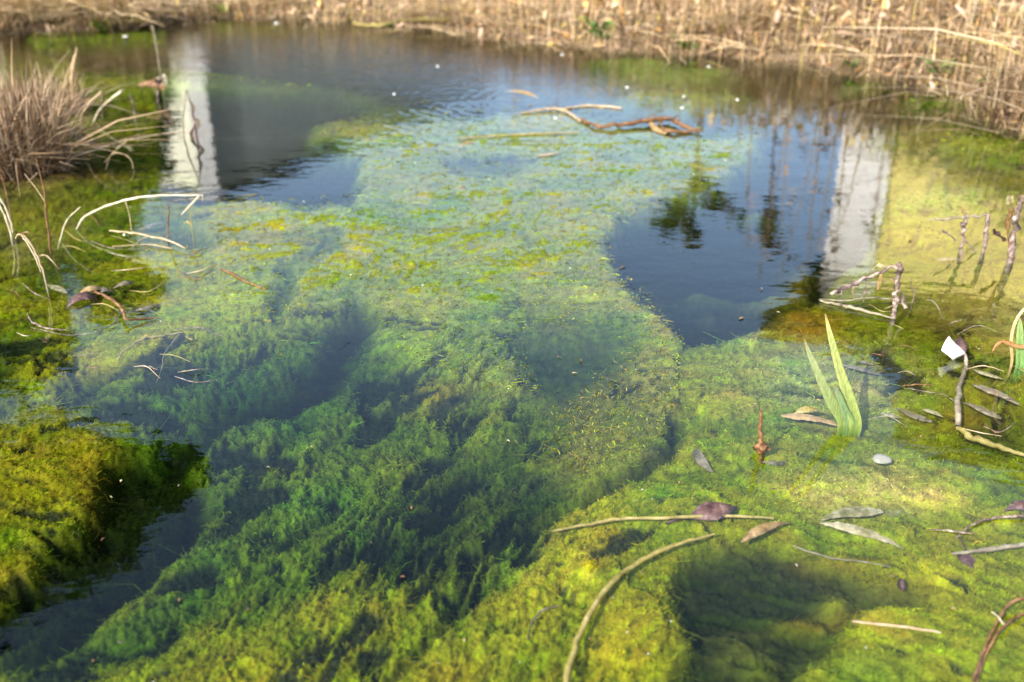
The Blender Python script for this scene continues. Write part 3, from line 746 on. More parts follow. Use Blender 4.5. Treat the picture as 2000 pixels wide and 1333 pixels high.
part('white_corner', box_geo(org + ux * xl + uy * (OFF - .06), ux, uy, xm - xl, 5.1, GZ - .1, EZ - .01), M['white_wall'], house, hl)
part('soffit', box_geo(org + ux * .04 + uy * .04, ux, uy, HW + .5, 6.0, EZ + .004, EZ + .05), M['dark_wood'], house, hl)
part('fascia', box_geo(org, ux, uy, HW + .6, .04, EZ, EZ + .16), M['dark_wood'], house, hl)
part('fascia', box_geo(org + uy * .042, ux, uy, .038, 6.0, EZ, EZ + .16), M['dark_wood'], house, hl)
# shallow hipped roof
c0, c1, c2, c3 = org, org + ux * (HW + .6), org + ux * (HW + .6) + uy * 6.1, org + uy * 6.1
r0, r1 = org + ux * 3 + uy * 3.05, org + ux * (HW - 2.4) + uy * 3.05
RV = np.array([(*c0, EZ + .165), (*c1, EZ + .165), (*c2, EZ + .165), (*c3, EZ + .165), (*r0, EZ + 1.0), (*r1, EZ + 1.0)])
me_ = mk('roof', RV - np.array(hl), np.array([(0, 1, 5, 4), (2, 3, 4, 5)]), M['roof'], parent=house)
mk('roof_end', RV - np.array(hl), np.array([(1, 2, 5), (3, 0, 4)]), M['roof'], parent=house)
for k, xw in enumerate((2.6, 4.6)):
    wf = part('window', box_geo(org + ux * (xm + xw) + uy * (OFF - .05), ux, uy, 1.1, .06, 1.2, 2.5), M['white_wall'], house, hl)
    for j in range(2):
        part('pane', box_geo(org + ux * (xm + xw + .08 + j * .5) + uy * (OFF - .056), ux, uy, .44, .02, 1.28, 2.42), M['glass'], wf, hl)
# darker taller outbuilding behind it
xw, zt = on_facade(1752, 770, 6.6)[0], on_facade(1740, 842, 6.6)[1]
b2 = empty('barn', tuple(org + ux * (xw + 2) + uy * 7) + (GZ,)); bl = tuple(b2.location)
thing(b2, 'tall dark timber barn behind the yellow house, mirrored at the right edge', 'barn')
q0 = org + ux * xw + uy * 6.6
for k in range(24):
    part('plank', box_geo(q0 + ux * (k * .25), ux, uy, .235, .05 + .01 * (k % 2), GZ - .1, zt - .02), M['dark_wood'], b2, bl)
part('wall', box_geo(q0 + uy * .07 + ux * .003, ux, uy, 5.98, 4, GZ - .1, zt - .03), M['dark_wood'], b2, bl)
part('roof', box_geo(q0 - uy * .1, ux, uy, 6.1, 4.3, zt, zt + .12), M['roof'], b2, bl)

# left house, its shaded long wall running away from us
LZ = 2.7
A2 = MZ(405, 384, LZ); B2 = MZ(705, 262, LZ)
u2 = unit(B2 - A2); v2 = np.array([-u2[1], u2[0]])
if v2[0] > 0: v2 = -v2
o2 = np.array([A2[0], A2[1]])
h2 = empty('house', (float(o2[0] - 1.5), float(o2[1] + 1.5), GZ)); l2 = tuple(h2.location)
thing(h2, 'low grey house with white corner pier, mirrored at the upper left of the water', 'house')
part('wall', box_geo(o2 + u2 * .2, u2, v2, 6.5, 3.6, GZ - .1, LZ), M['grey_wall'], h2, l2)
d_ = ray(332, 300); e_ = ray(394, 300)
def hit(dr): 
    n = v2; t = (o2 @ n) / (dr[:2] @ n); return float((dr[:2] * t - o2) @ u2)
ua, ub = hit(d_), hit(e_)
vw = unit((-o2[1], o2[0]));  vw = vw if vw[0] < 0 else -vw
pw = float(np.linalg.norm(o2)) * 34 / 1944
part('pier', box_geo(o2 + u2 * .19, vw, u2, pw, .5, GZ - .1, LZ + .02), M['white_wall'], h2, l2)
part('eave', box_geo(o2 - v2 * .08 + u2 * .2, u2, v2, 6.7, 3.8, LZ + .003, LZ + .10), M['roof'], h2, l2)
part('door', box_geo(o2 + u2 * 3.0 - v2 * .03, u2, v2, .9, .06, GZ, 2.2), M['grey_wall'], h2, l2)

# ------------------------------------------------------------------ trees and shrubs
M['bark'] = noise_mat('bark', [(0.3, (0.05, 0.035, 0.025)), (0.7, (0.16, 0.12, 0.09))], 14, 0.9, bump=0.8, dist=.01)
def leafy(name, label, base, lobes, n, leaf, cols, trunk_r, cat='tree', group=None, limbs=True, elong=1.6):
    """lobes: (centre Vector, radius); trunk and limbs lead to them, leaves fill them unevenly"""
    root = empty(name, base); thing(root, label, cat, group)
    b = np.array(base, float)
    cs = np.array([np.array(c) for c, r in lobes]); rs = np.array([r for c, r in lobes])
    top = cs[np.argmax(cs[:, 2])]
    geo = [tube([b - [0, 0, .1], b * .6 + top * .4 * np.array([.6, .6, 1]) + b * np.array([.16, .16, 0]), top], [trunk_r, trunk_r * .7, trunk_r * .15], 8, 6, .06)]
    if limbs:
        for i, c in enumerate(cs):
            s0 = b + (top - b) * min(.85, max(.1, (c[2] - b[2]) / max(.1, top[2] - b[2]) * .7))
            geo.append(tube([s0, (s0 + c) / 2 + rng.normal(0, .04, 3) * rs[i], c], [trunk_r * .45, trunk_r * .3, trunk_r * .1], 6, 4, .06))
    V, F = join_geo(geo)
    mk('trunk', V - b, F, M['bark'], parent=root, smooth=True)
    pr = rs ** 2 / (rs ** 2).sum(); li = rng.choice(len(rs), n, p=pr)
    dv = rng.normal(0, 1, (n, 3)); dv /= np.linalg.norm(dv, axis=1)[:, None]
    # leaves gather on clumps inside each lobe
    K = 14
    cl = rng.normal(0, 1, (len(rs), K, 3)); cl /= np.linalg.norm(cl, axis=2)[..., None]; cl *= rng.uniform(.35, 1, (len(rs), K, 1))
    p = cs[li] + rs[li][:, None] * (cl[li, rng.integers(0, K, n)] * .78 + dv * (rng.random((n, 1)) ** .5) * .34)
    az = rng.uniform(0, 6.283, n); el = rng.normal(-.2, .6, n); l = leaf * rng.uniform(.6, 1.4, n)
    d = np.stack([np.cos(az) * np.cos(el), np.sin(az) * np.cos(el), np.sin(el)], 1)
    sv = rng.normal(0, 1, (n, 3)); sv -= d * (sv * d).sum(1)[:, None]; sv /= np.linalg.norm(sv, axis=1)[:, None]
    V, F = ribbons(np.stack([p, p + d * l[:, None] * .5, p + d * l[:, None]], 1), sv, np.stack([l * .1, l / elong, l * .08], 1))
    cc = np.array(cols)[rng.integers(0, len(cols), n)] * rng.uniform(.6, 1.4, (n, 1))
    cr = mk('crown', V - b, F, M['foliage'], np.repeat(cc, 6, 0), parent=root); cr['kind'] = 'stuff'
    return root
def lobe(px, py, rpx, Y):
    c = MY(px, py, Y); return (c, rpx / FPX * math.hypot(c[1], c[2] + H_CAM, c[0]))
EVG = [(0.022, 0.035, 0.012), (0.03, 0.05, 0.015), (0.016, 0.026, 0.010), (0.04, 0.05, 0.02)]
lb = [lobe(*a) for a in [(60, 470, 190, 4.6), (10, 300, 200, 4.6), (215, 330, 95, 4.6), (250, 560, 75, 4.6), (60, 650, 120, 4.6), (-300, 560, 330, 4.6), (150, 200, 140, 4.6), (240, 160, 80, 4.6), (200, 440, 110, 4.6), (285, 215, 52, 4.6), (292, 280, 46, 4.6), (286, 345, 46, 4.6), (290, 150, 50, 4.6)]]
leafy('evergreen_bush', 'dense dark evergreen bush behind the left shore, mirrored in the left shallows', (-2.2, 4.7, .2), lb, 17000, .09, EVG, .06, 'bush')
lb = [lobe(*a) for a in [(-170, 1000, 260, 5.6), (90, 950, 130, 5.6), (250, 930, 95, 5.6), (350, 935, 45, 5.6), (210, 1010, 90, 5.6), (70, 1080, 120, 5.6), (-450, 1000, 300, 5.6), (-120, 1150, 150, 5.6), (-500, 1300, 260, 5.6), (310, 965, 62, 5.6), (170, 1070, 85, 5.6), (20, 1150, 90, 5.6)]]
leafy('evergreen_tree', 'tall dark evergreen tree at the left, its crown mirrored in the lower left corner', (-4.6, 5.8, .2), lb, 20000, .13, EVG, .16)
SHR = [(0.10, 0.11, 0.03), (0.07, 0.09, 0.025), (0.16, 0.12, 0.05), (0.05, 0.06, 0.02)]
lb = [lobe(*a) for a in [(1330, 415, 42, 5.0), (1300, 440, 26, 5.0), (1395, 395, 34, 5.0), (1430, 420, 18, 5.0), (1350, 465, 20, 5.0), (1370, 370, 30, 5.0)]]
c = MY(1360, 300, 5.0)
leafy('sapling', 'small leafy sapling behind the far bank, mirrored in the open water', (c[0], 5.0, .2), lb, 420, .05, SHR, .012, 'sapling', 'saplings behind the far bank')
lb = [lobe(*a) for a in [(1503, 470, 17, 5.2), (1500, 440, 17, 5.2), (1508, 410, 15, 5.2)]]
c = MY(1500, 300, 5.2)
leafy('sapling', 'thin upright sapling right of the leafy one, mirrored in the open water', (c[0], 5.2, .2), lb, 170, .045, SHR, .008, 'sapling', 'saplings behind the far bank')

# ------------------------------------------------------------------ grass tufts and dead stems
def single(name, geo, mat, label, cat, group=None, col=None):
    V, F = geo
    b = V[np.argmin(V[:, 2])].copy()
    o = mk(name, V - b, F, mat, col=col, smooth=True); o.location = b
    return thing(o, label, cat, group)

def tuft(label, c, n_blade, n_mass, h, spread, lean, cols=DRY, wid=.004, dark=.6, droop=None, group='dry grass tufts'):
    root = empty('grass_tuft', tuple(c)); thing(root, label, 'grass tuft', group)
    nb = n_mass
    az = rng.uniform(0, 6.283, nb); rr = np.sqrt(rng.random(nb))
    base = np.stack([np.cos(az) * rr * spread[0], np.sin(az) * rr * spread[1], np.full(nb, -.01)], 1)
    a2 = az + rng.normal(0, 1.5, nb)
    if droop is not None: a2 = np.where(rng.random(nb) < .6, rng.normal(droop, .6, nb), a2)
    L_ = h * rng.uniform(.3, .85, nb); le = np.abs(rng.normal(lean, .5, nb)) * (.3 + rr) + (rng.random(nb) < .12) * rng.uniform(.6, 1.6, nb)
    pts = arch(base, L_, le, a2)
    w = wid * rng.uniform(.5, 1.2, nb)
    V, F = ribbons(pts, np.stack([-np.sin(a2), np.cos(a2), rng.normal(0, .4, nb)], 1), np.stack([w, w * 1.1, w * .8, w * .15], 1))
    th_ = mk('thatch', V, F, M['plant'], np.repeat(np.array(cols)[rng.integers(0, len(cols), nb)] * rng.uniform(dark, 1.15, (nb, 1)), 8, 0), parent=root); th_['kind'] = 'stuff'
    protos = []
    for k in range(6):
        bend = .15 + .22 * k
        t = np.linspace(0, 1, 5)
        p = np.stack([bend * t ** 1.8, 0 * t + .03 * np.sin(3 * t + k), t * (1 - .35 * bend * t)], 1)
        g = blade(p, [wid * 3.4, wid * 4.2, wid * 3.2, wid * .5], side=(0, 1, 0), fold=.5, smooth_n=2, thick=.004)
        protos.append(g)
    meshes = []
    for k in range(n_blade):
        V, F = protos[k % 6]
        if k < 6:
            cc = np.array(cols[k % len(cols)])
            o = mk('blade', V, F, M['plant'], np.tile(cc, (len(V), 1)), smooth=True, parent=root); meshes.append(o.data)
        else:
            o = bpy.data.objects.new('blade', meshes[k % 6]); COL.objects.link(o); o.parent = root
        a = rng.uniform(0, 6.283); r0 = math.sqrt(rng.random())
        az1 = a + rng.normal(0, .7)
        if droop is not None and rng.random() < .5: az1 = rng.normal(droop, .5)
        o.location = (math.cos(a) * r0 * spread[0], math.sin(a) * r0 * spread[1], -.01)
        sc_ = h * rng.uniform(.55, 1.05)
        o.scale = (sc_ * lean * rng.uniform(.5, 1.6), sc_ * .28 / max(h, .1), sc_)
        o.rotation_euler = (rng.normal(0, .2), rng.normal(0, .2), az1)
    return root
GRYDRY = [(0.38, 0.27, 0.16), (0.46, 0.35, 0.23), (0.29, 0.19, 0.11), (0.34, 0.23, 0.14), (0.54, 0.43, 0.30), (0.18, 0.11, 0.065)]
c = P(-8, 335); c[2] = .005
tuft('large dry brown grass tuft standing in the water at the left edge', c, 110, 1900, .27, (.15, .10), .26, GRYDRY, .0036, .4)
c = P(95, 215); c[2] = .005
tuft('smaller dry tuft just behind the large left-hand grass tuft', c, 26, 320, .17, (.10, .06), .5, GRYDRY, .003, .5)
c = shore(60, .12); tuft('coarse straw tuft drooping over the bank in the top left corner', c, 40, 500, .30, (.16, .12), .9, DRY, .005, .6, droop=-1.2)
c = shore(230, .06); tuft('straw tuft hanging to the water right of the top left corner', c, 46, 450, .26, (.16, .08), 1.0, DRY, .005, .6, droop=-1.4)
c = shore(520, .10); tuft('low dry tuft on the far bank left of centre', c, 16, 220, .16, (.14, .08), .9, DRY, .004, .6, droop=-1.5)
c = shore(840, .08); tuft('pale dry tuft leaning over the water near the top centre', c, 22, 300, .18, (.14, .06), .9, DRY, .004, .6, droop=-1.6)
c = shore(1420, .10); tuft('tan dry tuft on the far bank right of the green leaves', c, 22, 300, .2, (.16, .08), .8, DRY, .004, .6, droop=-1.6)
c = shore(1950, .05); tuft('greyish dry tuft drooping into the water at the right bank corner', c, 30, 420, .17, (.12, .10), .55, GRYDRY, .003, .5, droop=-2.2)

def stalk(label, px, r, mat, Y=None, base=None, name='dead_stalk', cat='stalk', group='dead stalks standing in the pond', seg=7, branches=(), rough=.12):
    """stem in an upright plane through its foot; px = photo points from the foot up"""
    Y = Y if Y is not None else float(P(*(base or px[0]))[1])
    pts = [PY(x, y, Y) for x, y in px]
    pts[0] = pts[0] + np.array([0, 0, -.03]) if base is None else pts[0]
    sc = Y / math.cos(PITCH) / FPX
    tk = .75 if name == 'dead_twig' else .55
    main = tube(pts, [k * sc * tk for k in r], seg, 5, rough, len(label))
    if not branches:
        return single(name, main, M[mat], label, cat, group)
    b = np.array(pts[0]); root = empty(name, tuple(b)); thing(root, label, cat, group)
    mk('stem', main[0] - b, main[1], M[mat], smooth=True, parent=root)
    for bn, bp, br, bm in branches:
        if bn in ('leaf', 'husk'):
            g = blade([PY(x, y, Y) for x, y in bp], [k * sc for k in br], side=(.9, .3, .3), fold=.4, thick=.001, smooth_n=4)
        else:
            g = tube([PY(x, y, Y) for x, y in bp], [k * sc * tk for k in br], 6, 4, rough, len(bp))
        mk(bn, g[0] - b, g[1], M[bm], smooth=True, parent=root)
    return root

# left shore, standing stems
stalk('long pale stem arching to the right above the left shallows', [(150, 448), (165, 424), (205, 404), (250, 390), (310, 383), (360, 382), (397, 382)], [2, 4, 3.5, 4, 3.4, 2.5, 1.2], 'pale_straw', base=(150, 450), branches=[
    ('prop', [(245, 394), (253, 420), (257, 450)], [2, 1.5, 2], 'straw'), ('leaf', [(388, 383), (372, 402), (354, 420)], [2, 4.5, 1.5], 'pale_straw'), ('twig', [(176, 420), (188, 432), (194, 442)], [1.6, 2, 1], 'brown_stem'), ('twig', [(162, 425), (160, 412)], [1.6, 1], 'brown_stem'), ('twig', [(395, 383), (396, 394)], [1, .6], 'pale_straw')])
stalk('forked brown stem standing upright in the left shallows', [(95, 482), (93, 440), (88, 392), (84, 360), (70, 310)], [4.5, 4, 3, 2.4, 1.6], 'brown_stem', branches=[('twig', [(88, 395), (72, 370), (48, 340)], [2.2, 1.8, 1], 'straw')])
stalk('thin leaning straw stem rising at the far left edge', [(20, 420), (14, 385), (2, 340), (-12, 300)], [3, 2.5, 2, 1], 'brown_stem')
stalk('pair of pale bent stems at the left edge', [(22, 462), (16, 440), (4, 410), (-14, 380)], [3, 3, 3, 2], 'pale_straw', branches=[('stem', [(25, 455), (21, 432), (8, 400), (-8, 376)], [2.4, 3, 2.6, 2], 'pale_straw')])
stalk('stem bent over like a hook beside the left edge', [(92, 566), (86, 535), (70, 495), (52, 466), (38, 458), (30, 466)], [2, 3, 4, 4, 3, 2], 'straw', branches=[('leaf', [(40, 458), (50, 454), (58, 455)], [2, 4, 1], 'brown_stem'), ('stem', [(80, 532), (68, 500), (50, 470), (42, 461)], [1.5, 2.5, 2.5, 1.5], 'pale_straw')])
stalk('straight pale straw leaning to the right in the left shallows', [(103, 470), (128, 436), (158, 404)], [1.8, 2.8, 1.2], 'pale_straw')
stalk('curved reddish stem right of the arching pale one', [(322, 472), (328, 440), (330, 415), (327, 398)], [2.4, 2.6, 2.2, 1.5], 'brown_stem')
stalk('thin green stem standing in the small sky patch', [(377, 470), (374, 440), (372, 415), (373, 402)], [1.6, 1.6, 1.4, 1], 'olive_stem', branches=[('leaf', [(373, 440), (366, 434), (360, 436)], [1, 5, 1], 'olive_stem')])
stalk('tall thin stem with knobbly tip behind the dead cluster', [(312, 140), (308, 105), (303, 75), (297, 50)], [2.6, 2.6, 3, 4], 'grey_stem')
stalk('dark branching weed with a brown seed head left of the dead cluster', [(304, 196), (308, 170), (310, 150)], [4, 3, 5], 'twig', branches=[('husk', [(322, 172), (300, 164), (270, 168)], [10, 16, 6], 'brown_stem'), ('husk', [(300, 160), (316, 152), (322, 168)], [6, 18, 6], 'grey_stem'), ('twig', [(306, 186), (294, 170), (284, 168)], [1.6, 1.4, 1], 'twig'), ('twig', [(292, 252), (296, 225), (304, 200)], [2.6, 2, 1.5], 'grey_stem')])
stalk('slim dead stem with dark hanging leaves in front of the mirrored white pier', [(357, 268), (358, 235), (361, 200), (364, 176)], [2.4, 2.6, 2.6, 2], 'grey_stem', branches=[('twig', [(364, 176), (376, 215), (383, 260), (386, 302)], [2, 3, 4, 3], 'twig'), ('husk', [(370, 196), (378, 212), (374, 226)], [2, 7, 2], 'grey_leaf'), ('husk', [(374, 226), (388, 240), (386, 252)], [2, 8, 3], 'grey_leaf'), ('husk', [(380, 246), (374, 262), (378, 276)], [2, 7, 3], 'dark_leaf'), ('husk', [(382, 262), (390, 280), (386, 296)], [3, 7, 2], 'dark_leaf')])
stalk('short stem bent in a crook beside the large tuft', [(154, 282), (158, 240), (170, 208), (192, 186), (198, 180)], [3.5, 3.2, 3.2, 3.5, 4], 'straw', branches=[('twig', [(198, 182), (200, 215), (200, 232)], [2.4, 2, 1.4], 'twig')])
stalk('pale leaning stem with a thick tip right of the crooked one', [(168, 236), (196, 214), (222, 190), (238, 178)], [2, 2.4, 3.6, 5], 'pale_straw')
stalk('low dark stem right of the pale leaning one', [(263, 235), (261, 210), (254, 184)], [2.6, 2.4, 1.6], 'twig')
stalk('pointed pale spike standing up behind the large tuft', [(138, 190), (140, 160), (145, 128), (150, 92)], [3, 4, 7, 1], 'straw')
stalk('thin arching straw in the water right of the large tuft', [(196, 328), (216, 305), (238, 301), (256, 312), (260, 330)], [1.6, 2, 2, 2, 1.2], 'straw', branches=[('twig', [(205, 318), (228, 292), (252, 272)], [1.6, 1.8, 1], 'straw')])
def lie(label, px, r, mat, z=.002, name='fallen_reed', cat='reed', group='reeds and roots lying in the pond', dz=None, branches=(), rough=.14):
    """stem lying on or under the water; z = height of its axis (or list)"""
    zs = np.interp(np.linspace(0, 1, len(px)), np.linspace(0, 1, len(np.atleast_1d(z))), np.atleast_1d(z))
    pts = [P(x, y, k) for (x, y), k in zip(px, zs)]
    sc = float(scale_at(np.mean([p[1] for p in px])))
    g = tube(pts, [k * sc * .58 for k in r], 7, 5, rough, len(label))
    if not branches: return single(name, g, M[mat], label, cat, group)
    b = np.array(pts[0]); root = empty(name, tuple(b)); thing(root, label, cat, group)
    mk('stem', g[0] - b, g[1], M[mat], smooth=True, parent=root)
    for bn, bp, br, bm, bz in branches:
        bz = np.interp(np.linspace(0, 1, len(bp)), np.linspace(0, 1, len(np.atleast_1d(bz))), np.atleast_1d(bz))
        q = [P(x, y, k) for (x, y), k in zip(bp, bz)]
        g2 = blade(q, [k * sc for k in br], side=(.3, 1, .2), fold=.3, thick=.0012, smooth_n=4) if bn in ('leaf', 'husk') else tube(q, [k * sc * .55 for k in br], 6, 4, rough, 3)
        mk(bn, g2[0] - b, g2[1], M[bm], smooth=True, parent=root)
    return root
lie('grey weathered branch sloping from the large tuft into the water', [(70, 218), (110, 238), (150, 266), (190, 285), (225, 304)], [6, 6, 5, 4, 2], 'twig', [.06, .03, .004], cat='branch')
lie('straw stem with broken bits lying across the left shallows', [(214, 451), (255, 455), (300, 463), (335, 472), (362, 486)], [2, 3, 3, 3, 2], 'straw', [.004, .012, .006], branches=[('twig', [(258, 484), (275, 470), (288, 462)], [3, 3, 1.5], 'grey_stem', [.004, .014]), ('twig', [(220, 482), (290, 478), (335, 486)], [1.5, 2, 1.5], 'straw', [.003, .004]), ('twig', [(310, 478), (325, 466), (334, 455)], [1.5, 2, 1.2], 'grey_stem', [.004, .016])])
lie('rusty brown stem bent at a knee on the left algae', [(176, 568), (205, 578), (230, 594), (242, 612), (246, 624), (270, 624), (305, 621)], [4, 5, 5, 4.5, 4, 4, 2], 'brown_stem', [.003, .01, .014, .006, .002])
lie('small dark twig with an upturned tip on the left algae', [(130, 645), (100, 643), (75, 636), (60, 626), (54, 612)], [1.5, 3, 3.4, 3, 1], 'twig', [.002, .004, .012])
lie('thin sunken stem curving over the yellow algae at left', [(228, 706), (248, 682), (278, 664), (318, 656), (356, 650)], [4, 6, 6, 4, 2], 'olive_stem', [-.006, -.004, -.006])
lie('orange stem along the pale mat edge left of centre', [(432, 526), (448, 532), (480, 550), (520, 566)], [3, 4, 3, 2], 'brown_stem', [.001, .002, .0])
lie('thin pale root trailing down from the yellow algae at left', [(350, 654), (322, 690), (316, 720), (306, 748)], [2, 1.6, 1.6, 1], 'grey_stem', [-.004, -.006])
lie('dark stem crossing the left algae behind the rusty one', [(60, 640), (140, 655), (210, 640), (245, 600)], [1.2, 1.6, 1.6, 1], 'twig', [-.004, .001])
# middle, far
lie('bark-brown branch floating at the far edge of the pale mat', [(1135, 232), (1165, 246), (1210, 244), (1260, 238), (1305, 232), (1335, 246), (1372, 258)], [4, 6, 7, 8, 8, 7, 3], 'brown_stem', [.004, .008, .01, .012, .005], cat='branch', branches=[('twig', [(1288, 236), (1296, 252), (1316, 258), (1360, 257)], [5, 6, 6, 3], 'brown_stem', [.008, .004]), ('twig', [(1305, 234), (1322, 228), (1326, 236)], [4, 4, 2], 'twig', [.02, .012]), ('husk', [(1270, 240), (1282, 252), (1300, 262)], [8, 14, 6], 'tan_leaf', [.008, .003])])
lie('curved yellow stem floating left of the far branch', [(1018, 222), (1050, 216), (1085, 213), (1110, 220), (1135, 238)], [3, 4, 4, 4, 3], 'straw', [.003, .006, .004])
lie('straight yellow reed floating above the curved one', [(1090, 214), (1140, 207), (1180, 208), (1215, 212)], [3, 3.4, 3.4, 2], 'straw', .003)
lie('long yellow-green reed lying across the pale mat', [(890, 272), (960, 266), (1040, 262), (1130, 259)], [2, 3, 3, 2], 'olive_stem', .003)
lie('short pale reed lying on the mat below the long one', [(1050, 304), (1075, 302), (1094, 297)], [3, 3.4, 1.6], 'straw', .003)
lie('yellow stem arching along the waterline at the far centre', [(690, 46), (740, 50), (790, 40), (850, 38), (880, 36)], [4, 5, 5, 5, 4], 'olive_stem', [.01, .03, .05])
lie('tan stem lying in the shallows at the far right bank', [(1376, 104), (1400, 96), (1440, 92), (1490, 100), (1530, 106)], [3, 4, 4, 4, 3], 'straw', [.01, .04, .03, .01])
# right side
stalk('forked dead twig bent into an arch in front of the mirrored white corner', [(1746, 620), (1748, 590), (1751, 560), (1756, 530), (1757, 514)], [6, 7, 6.5, 6, 6], 'twig', name='dead_twig', cat='twig', group='dead twigs on the right', seg=9, rough=.2, branches=[
    ('arm', [(1757, 515), (1735, 524), (1708, 536), (1680, 548), (1650, 562), (1622, 576)], [6, 5, 5, 5, 6, 4], 'twig'), ('leg', [(1752, 560), (1762, 578), (1768, 604)], [4.5, 4, 5], 'twig'), ('side_twig', [(1690, 544), (1671, 552), (1666, 566), (1668, 586)], [3, 3, 2.6, 1.6], 'grey_stem'),
    ('side_twig', [(1692, 546), (1690, 565), (1686, 590)], [2, 2.4, 1.4], 'twig'), ('husk', [(1722, 531), (1718, 550), (1714, 566)], [4, 9, 3], 'tan_leaf'), ('husk', [(1736, 523), (1716, 520), (1702, 528)], [3, 9, 3], 'pale_leaf'), ('side_twig', [(1757, 540), (1764, 528), (1760, 524)], [2, 2, 1], 'brown_stem'), ('side_twig', [(1650, 562), (1642, 572), (1640, 578)], [4, 4, 2], 'twig')])
stalk('fine leafless sprig beside the arched twig', [(1782, 590), (1784, 575), (1780, 560), (1779, 548)], [1, 1.2, 1, .6], 'twig', name='dead_twig', cat='twig', group='dead twigs on the right', branches=[('side_twig', [(1783, 578), (1788, 570), (1794, 562)], [.9, .8, .5], 'twig')])
stalk('grey twig bent over horizontally near the right edge', [(1920, 492), (1925, 460), (1931, 424), (1929, 420)], [5, 5, 4.5, 4], 'twig', name='dead_twig', cat='twig', group='dead twigs on the right', seg=8, rough=.18, branches=[('arm', [(1930, 421), (1890, 424), (1850, 428), (1815, 431)], [4, 3.6, 3.4, 2], 'grey_stem')])
stalk('short upright dark stub below the bent grey twig', [(1880, 494), (1881, 465), (1884, 440), (1886, 416)], [4, 4.5, 5, 2], 'twig', name='dead_twig', cat='twig', group='dead twigs on the right', seg=8, rough=.22, branches=[('side_twig', [(1868, 470), (1852, 458), (1840, 450)], [2.4, 2.4, 1.6], 'twig'), ('side_twig', [(1884, 470), (1896, 482), (1906, 494)], [2.2, 2, 1.4], 'twig'), ('husk', [(1885, 424), (1880, 412), (1876, 404)], [3, 6, 1.5], 'tan_leaf')])
stalk('thick knotted dark twig at the right edge', [(1972, 512), (1976, 480), (1982, 440), (1990, 405), (1997, 388)], [8, 8, 7, 7, 5], 'twig', name='dead_twig', cat='twig', group='dead twigs on the right', seg=9, rough=.22, branches=[('side_twig', [(1974, 500), (1968, 450), (1974, 410)], [4, 4, 4], 'brown_stem'), ('husk', [(1978, 395), (1972, 385), (1968, 400)], [4, 12, 4], 'pale_leaf'), ('husk', [(1992, 395), (1998, 385), (2006, 396)], [4, 10, 4], 'tan_leaf'), ('side_twig', [(1966, 470), (1950, 460), (1940, 450)], [5, 6, 3], 'dark_leaf')])
lie('flat split reed lying in front of the arched twig', [(1602, 588), (1640, 596), (1690, 608), (1745, 622)], [3, 5, 5, 2], 'grey_stem', [.002, .003])
lie('thin reed lying behind the arched twig', [(1600, 585), (1650, 588), (1700, 582), (1760, 586)], [2, 3, 3, 2], 'grey_stem', .003)
lie('submerged grey stem curving downward below the white scrap', [(1886, 694), (1886, 722), (1874, 752), (1870, 790), (1870, 835)], [5, 8, 8, 10, 9], 'grey_stem', [.006, -.004, -.003, .004, -.004], rough=.08)
lie('slanting mud-coated stem at the foot of the curved grey one', [(1868, 836), (1900, 856), (1950, 872), (2000, 890)], [8, 12, 9, 6], 'olive_stem', [-.004, -.006])
lie('thin brown stem lying right of the mirrored sky edge', [(1762, 754), (1790, 752), (1820, 751)], [2, 2.4, 1], 'brown_stem', .001)
lie('hair-thin dark root below the thin brown stem', [(1768, 758), (1800, 764), (1845, 772), (1865, 785)], [1.4, 1.2, 1.2, 1], 'twig', -.002)
# front right
lie('long thick olive reed curving through the foreground algae', [(1102, 1420), (1108, 1320), (1132, 1240), (1170, 1170), (1225, 1112), (1290, 1076), (1345, 1056), (1395, 1044)], [9, 10, 10, 9.5, 9, 9, 7, 4], 'olive_stem', [.003, .003, .001, .0, -.002], rough=.09)
lie('slender ochre reed lying across the right algae', [(1078, 1038), (1140, 1026), (1210, 1014), (1300, 1012), (1400, 1008), (1510, 1012)], [4, 6, 6, 6, 6, 4], 'olive_stem', [-.003, -.001, -.003], rough=.08)
lie('thin dark root arching through the lower pool', [(1548, 1066), (1580, 1078), (1625, 1090), (1690, 1098), (1740, 1108)], [2, 3, 3.4, 3, 2], 'grey_stem', [-.004, -.01])
lie('tan straight stem on the algae below the lower pool', [(1665, 1214), (1720, 1220), (1790, 1228), (1838, 1236)], [4, 5, 5, 3], 'straw', -.001, rough=.06)
lie('reddish root forking in the lower right corner', [(1900, 1330), (1918, 1280), (1940, 1228), (1972, 1180), (2030, 1160)], [5, 5, 5, 5, 5], 'brown_stem', [-.006, .004, .012], branches=[('root', [(1905, 1345), (1930, 1270), (1962, 1222), (2030, 1180)], [4, 5, 5, 3], 'brown_stem', [-.006, .006, .004]), ('root', [(1938, 1196), (1950, 1206), (1960, 1220)], [2, 2, 2.6], 'pale_straw', [.012, .01])])
lie('grey reed sunken at the right edge above the root', [(1860, 1082), (1920, 1075), (1970, 1068), (2050, 1056)], [5, 8, 8, 7], 'grey_stem', -.003, rough=.06)
lie('thin curved dark stem leading to the dark leaf at the right edge', [(1865, 1055), (1890, 1030), (1930, 1014), (1990, 1008), (2040, 1006)], [1.5, 3, 4, 5, 5], 'twig', [.0, .004])
lie('short black straw lying on the right algae', [(1816, 1034), (1850, 1037), (1905, 1043)], [2, 2.6, 1.4], 'twig', .001)
lie('thin dark curved root in the foreground yellow algae', [(1030, 1250), (1040, 1215), (1062, 1192), (1090, 1184)], [2, 3, 3, 2], 'twig', -.004)

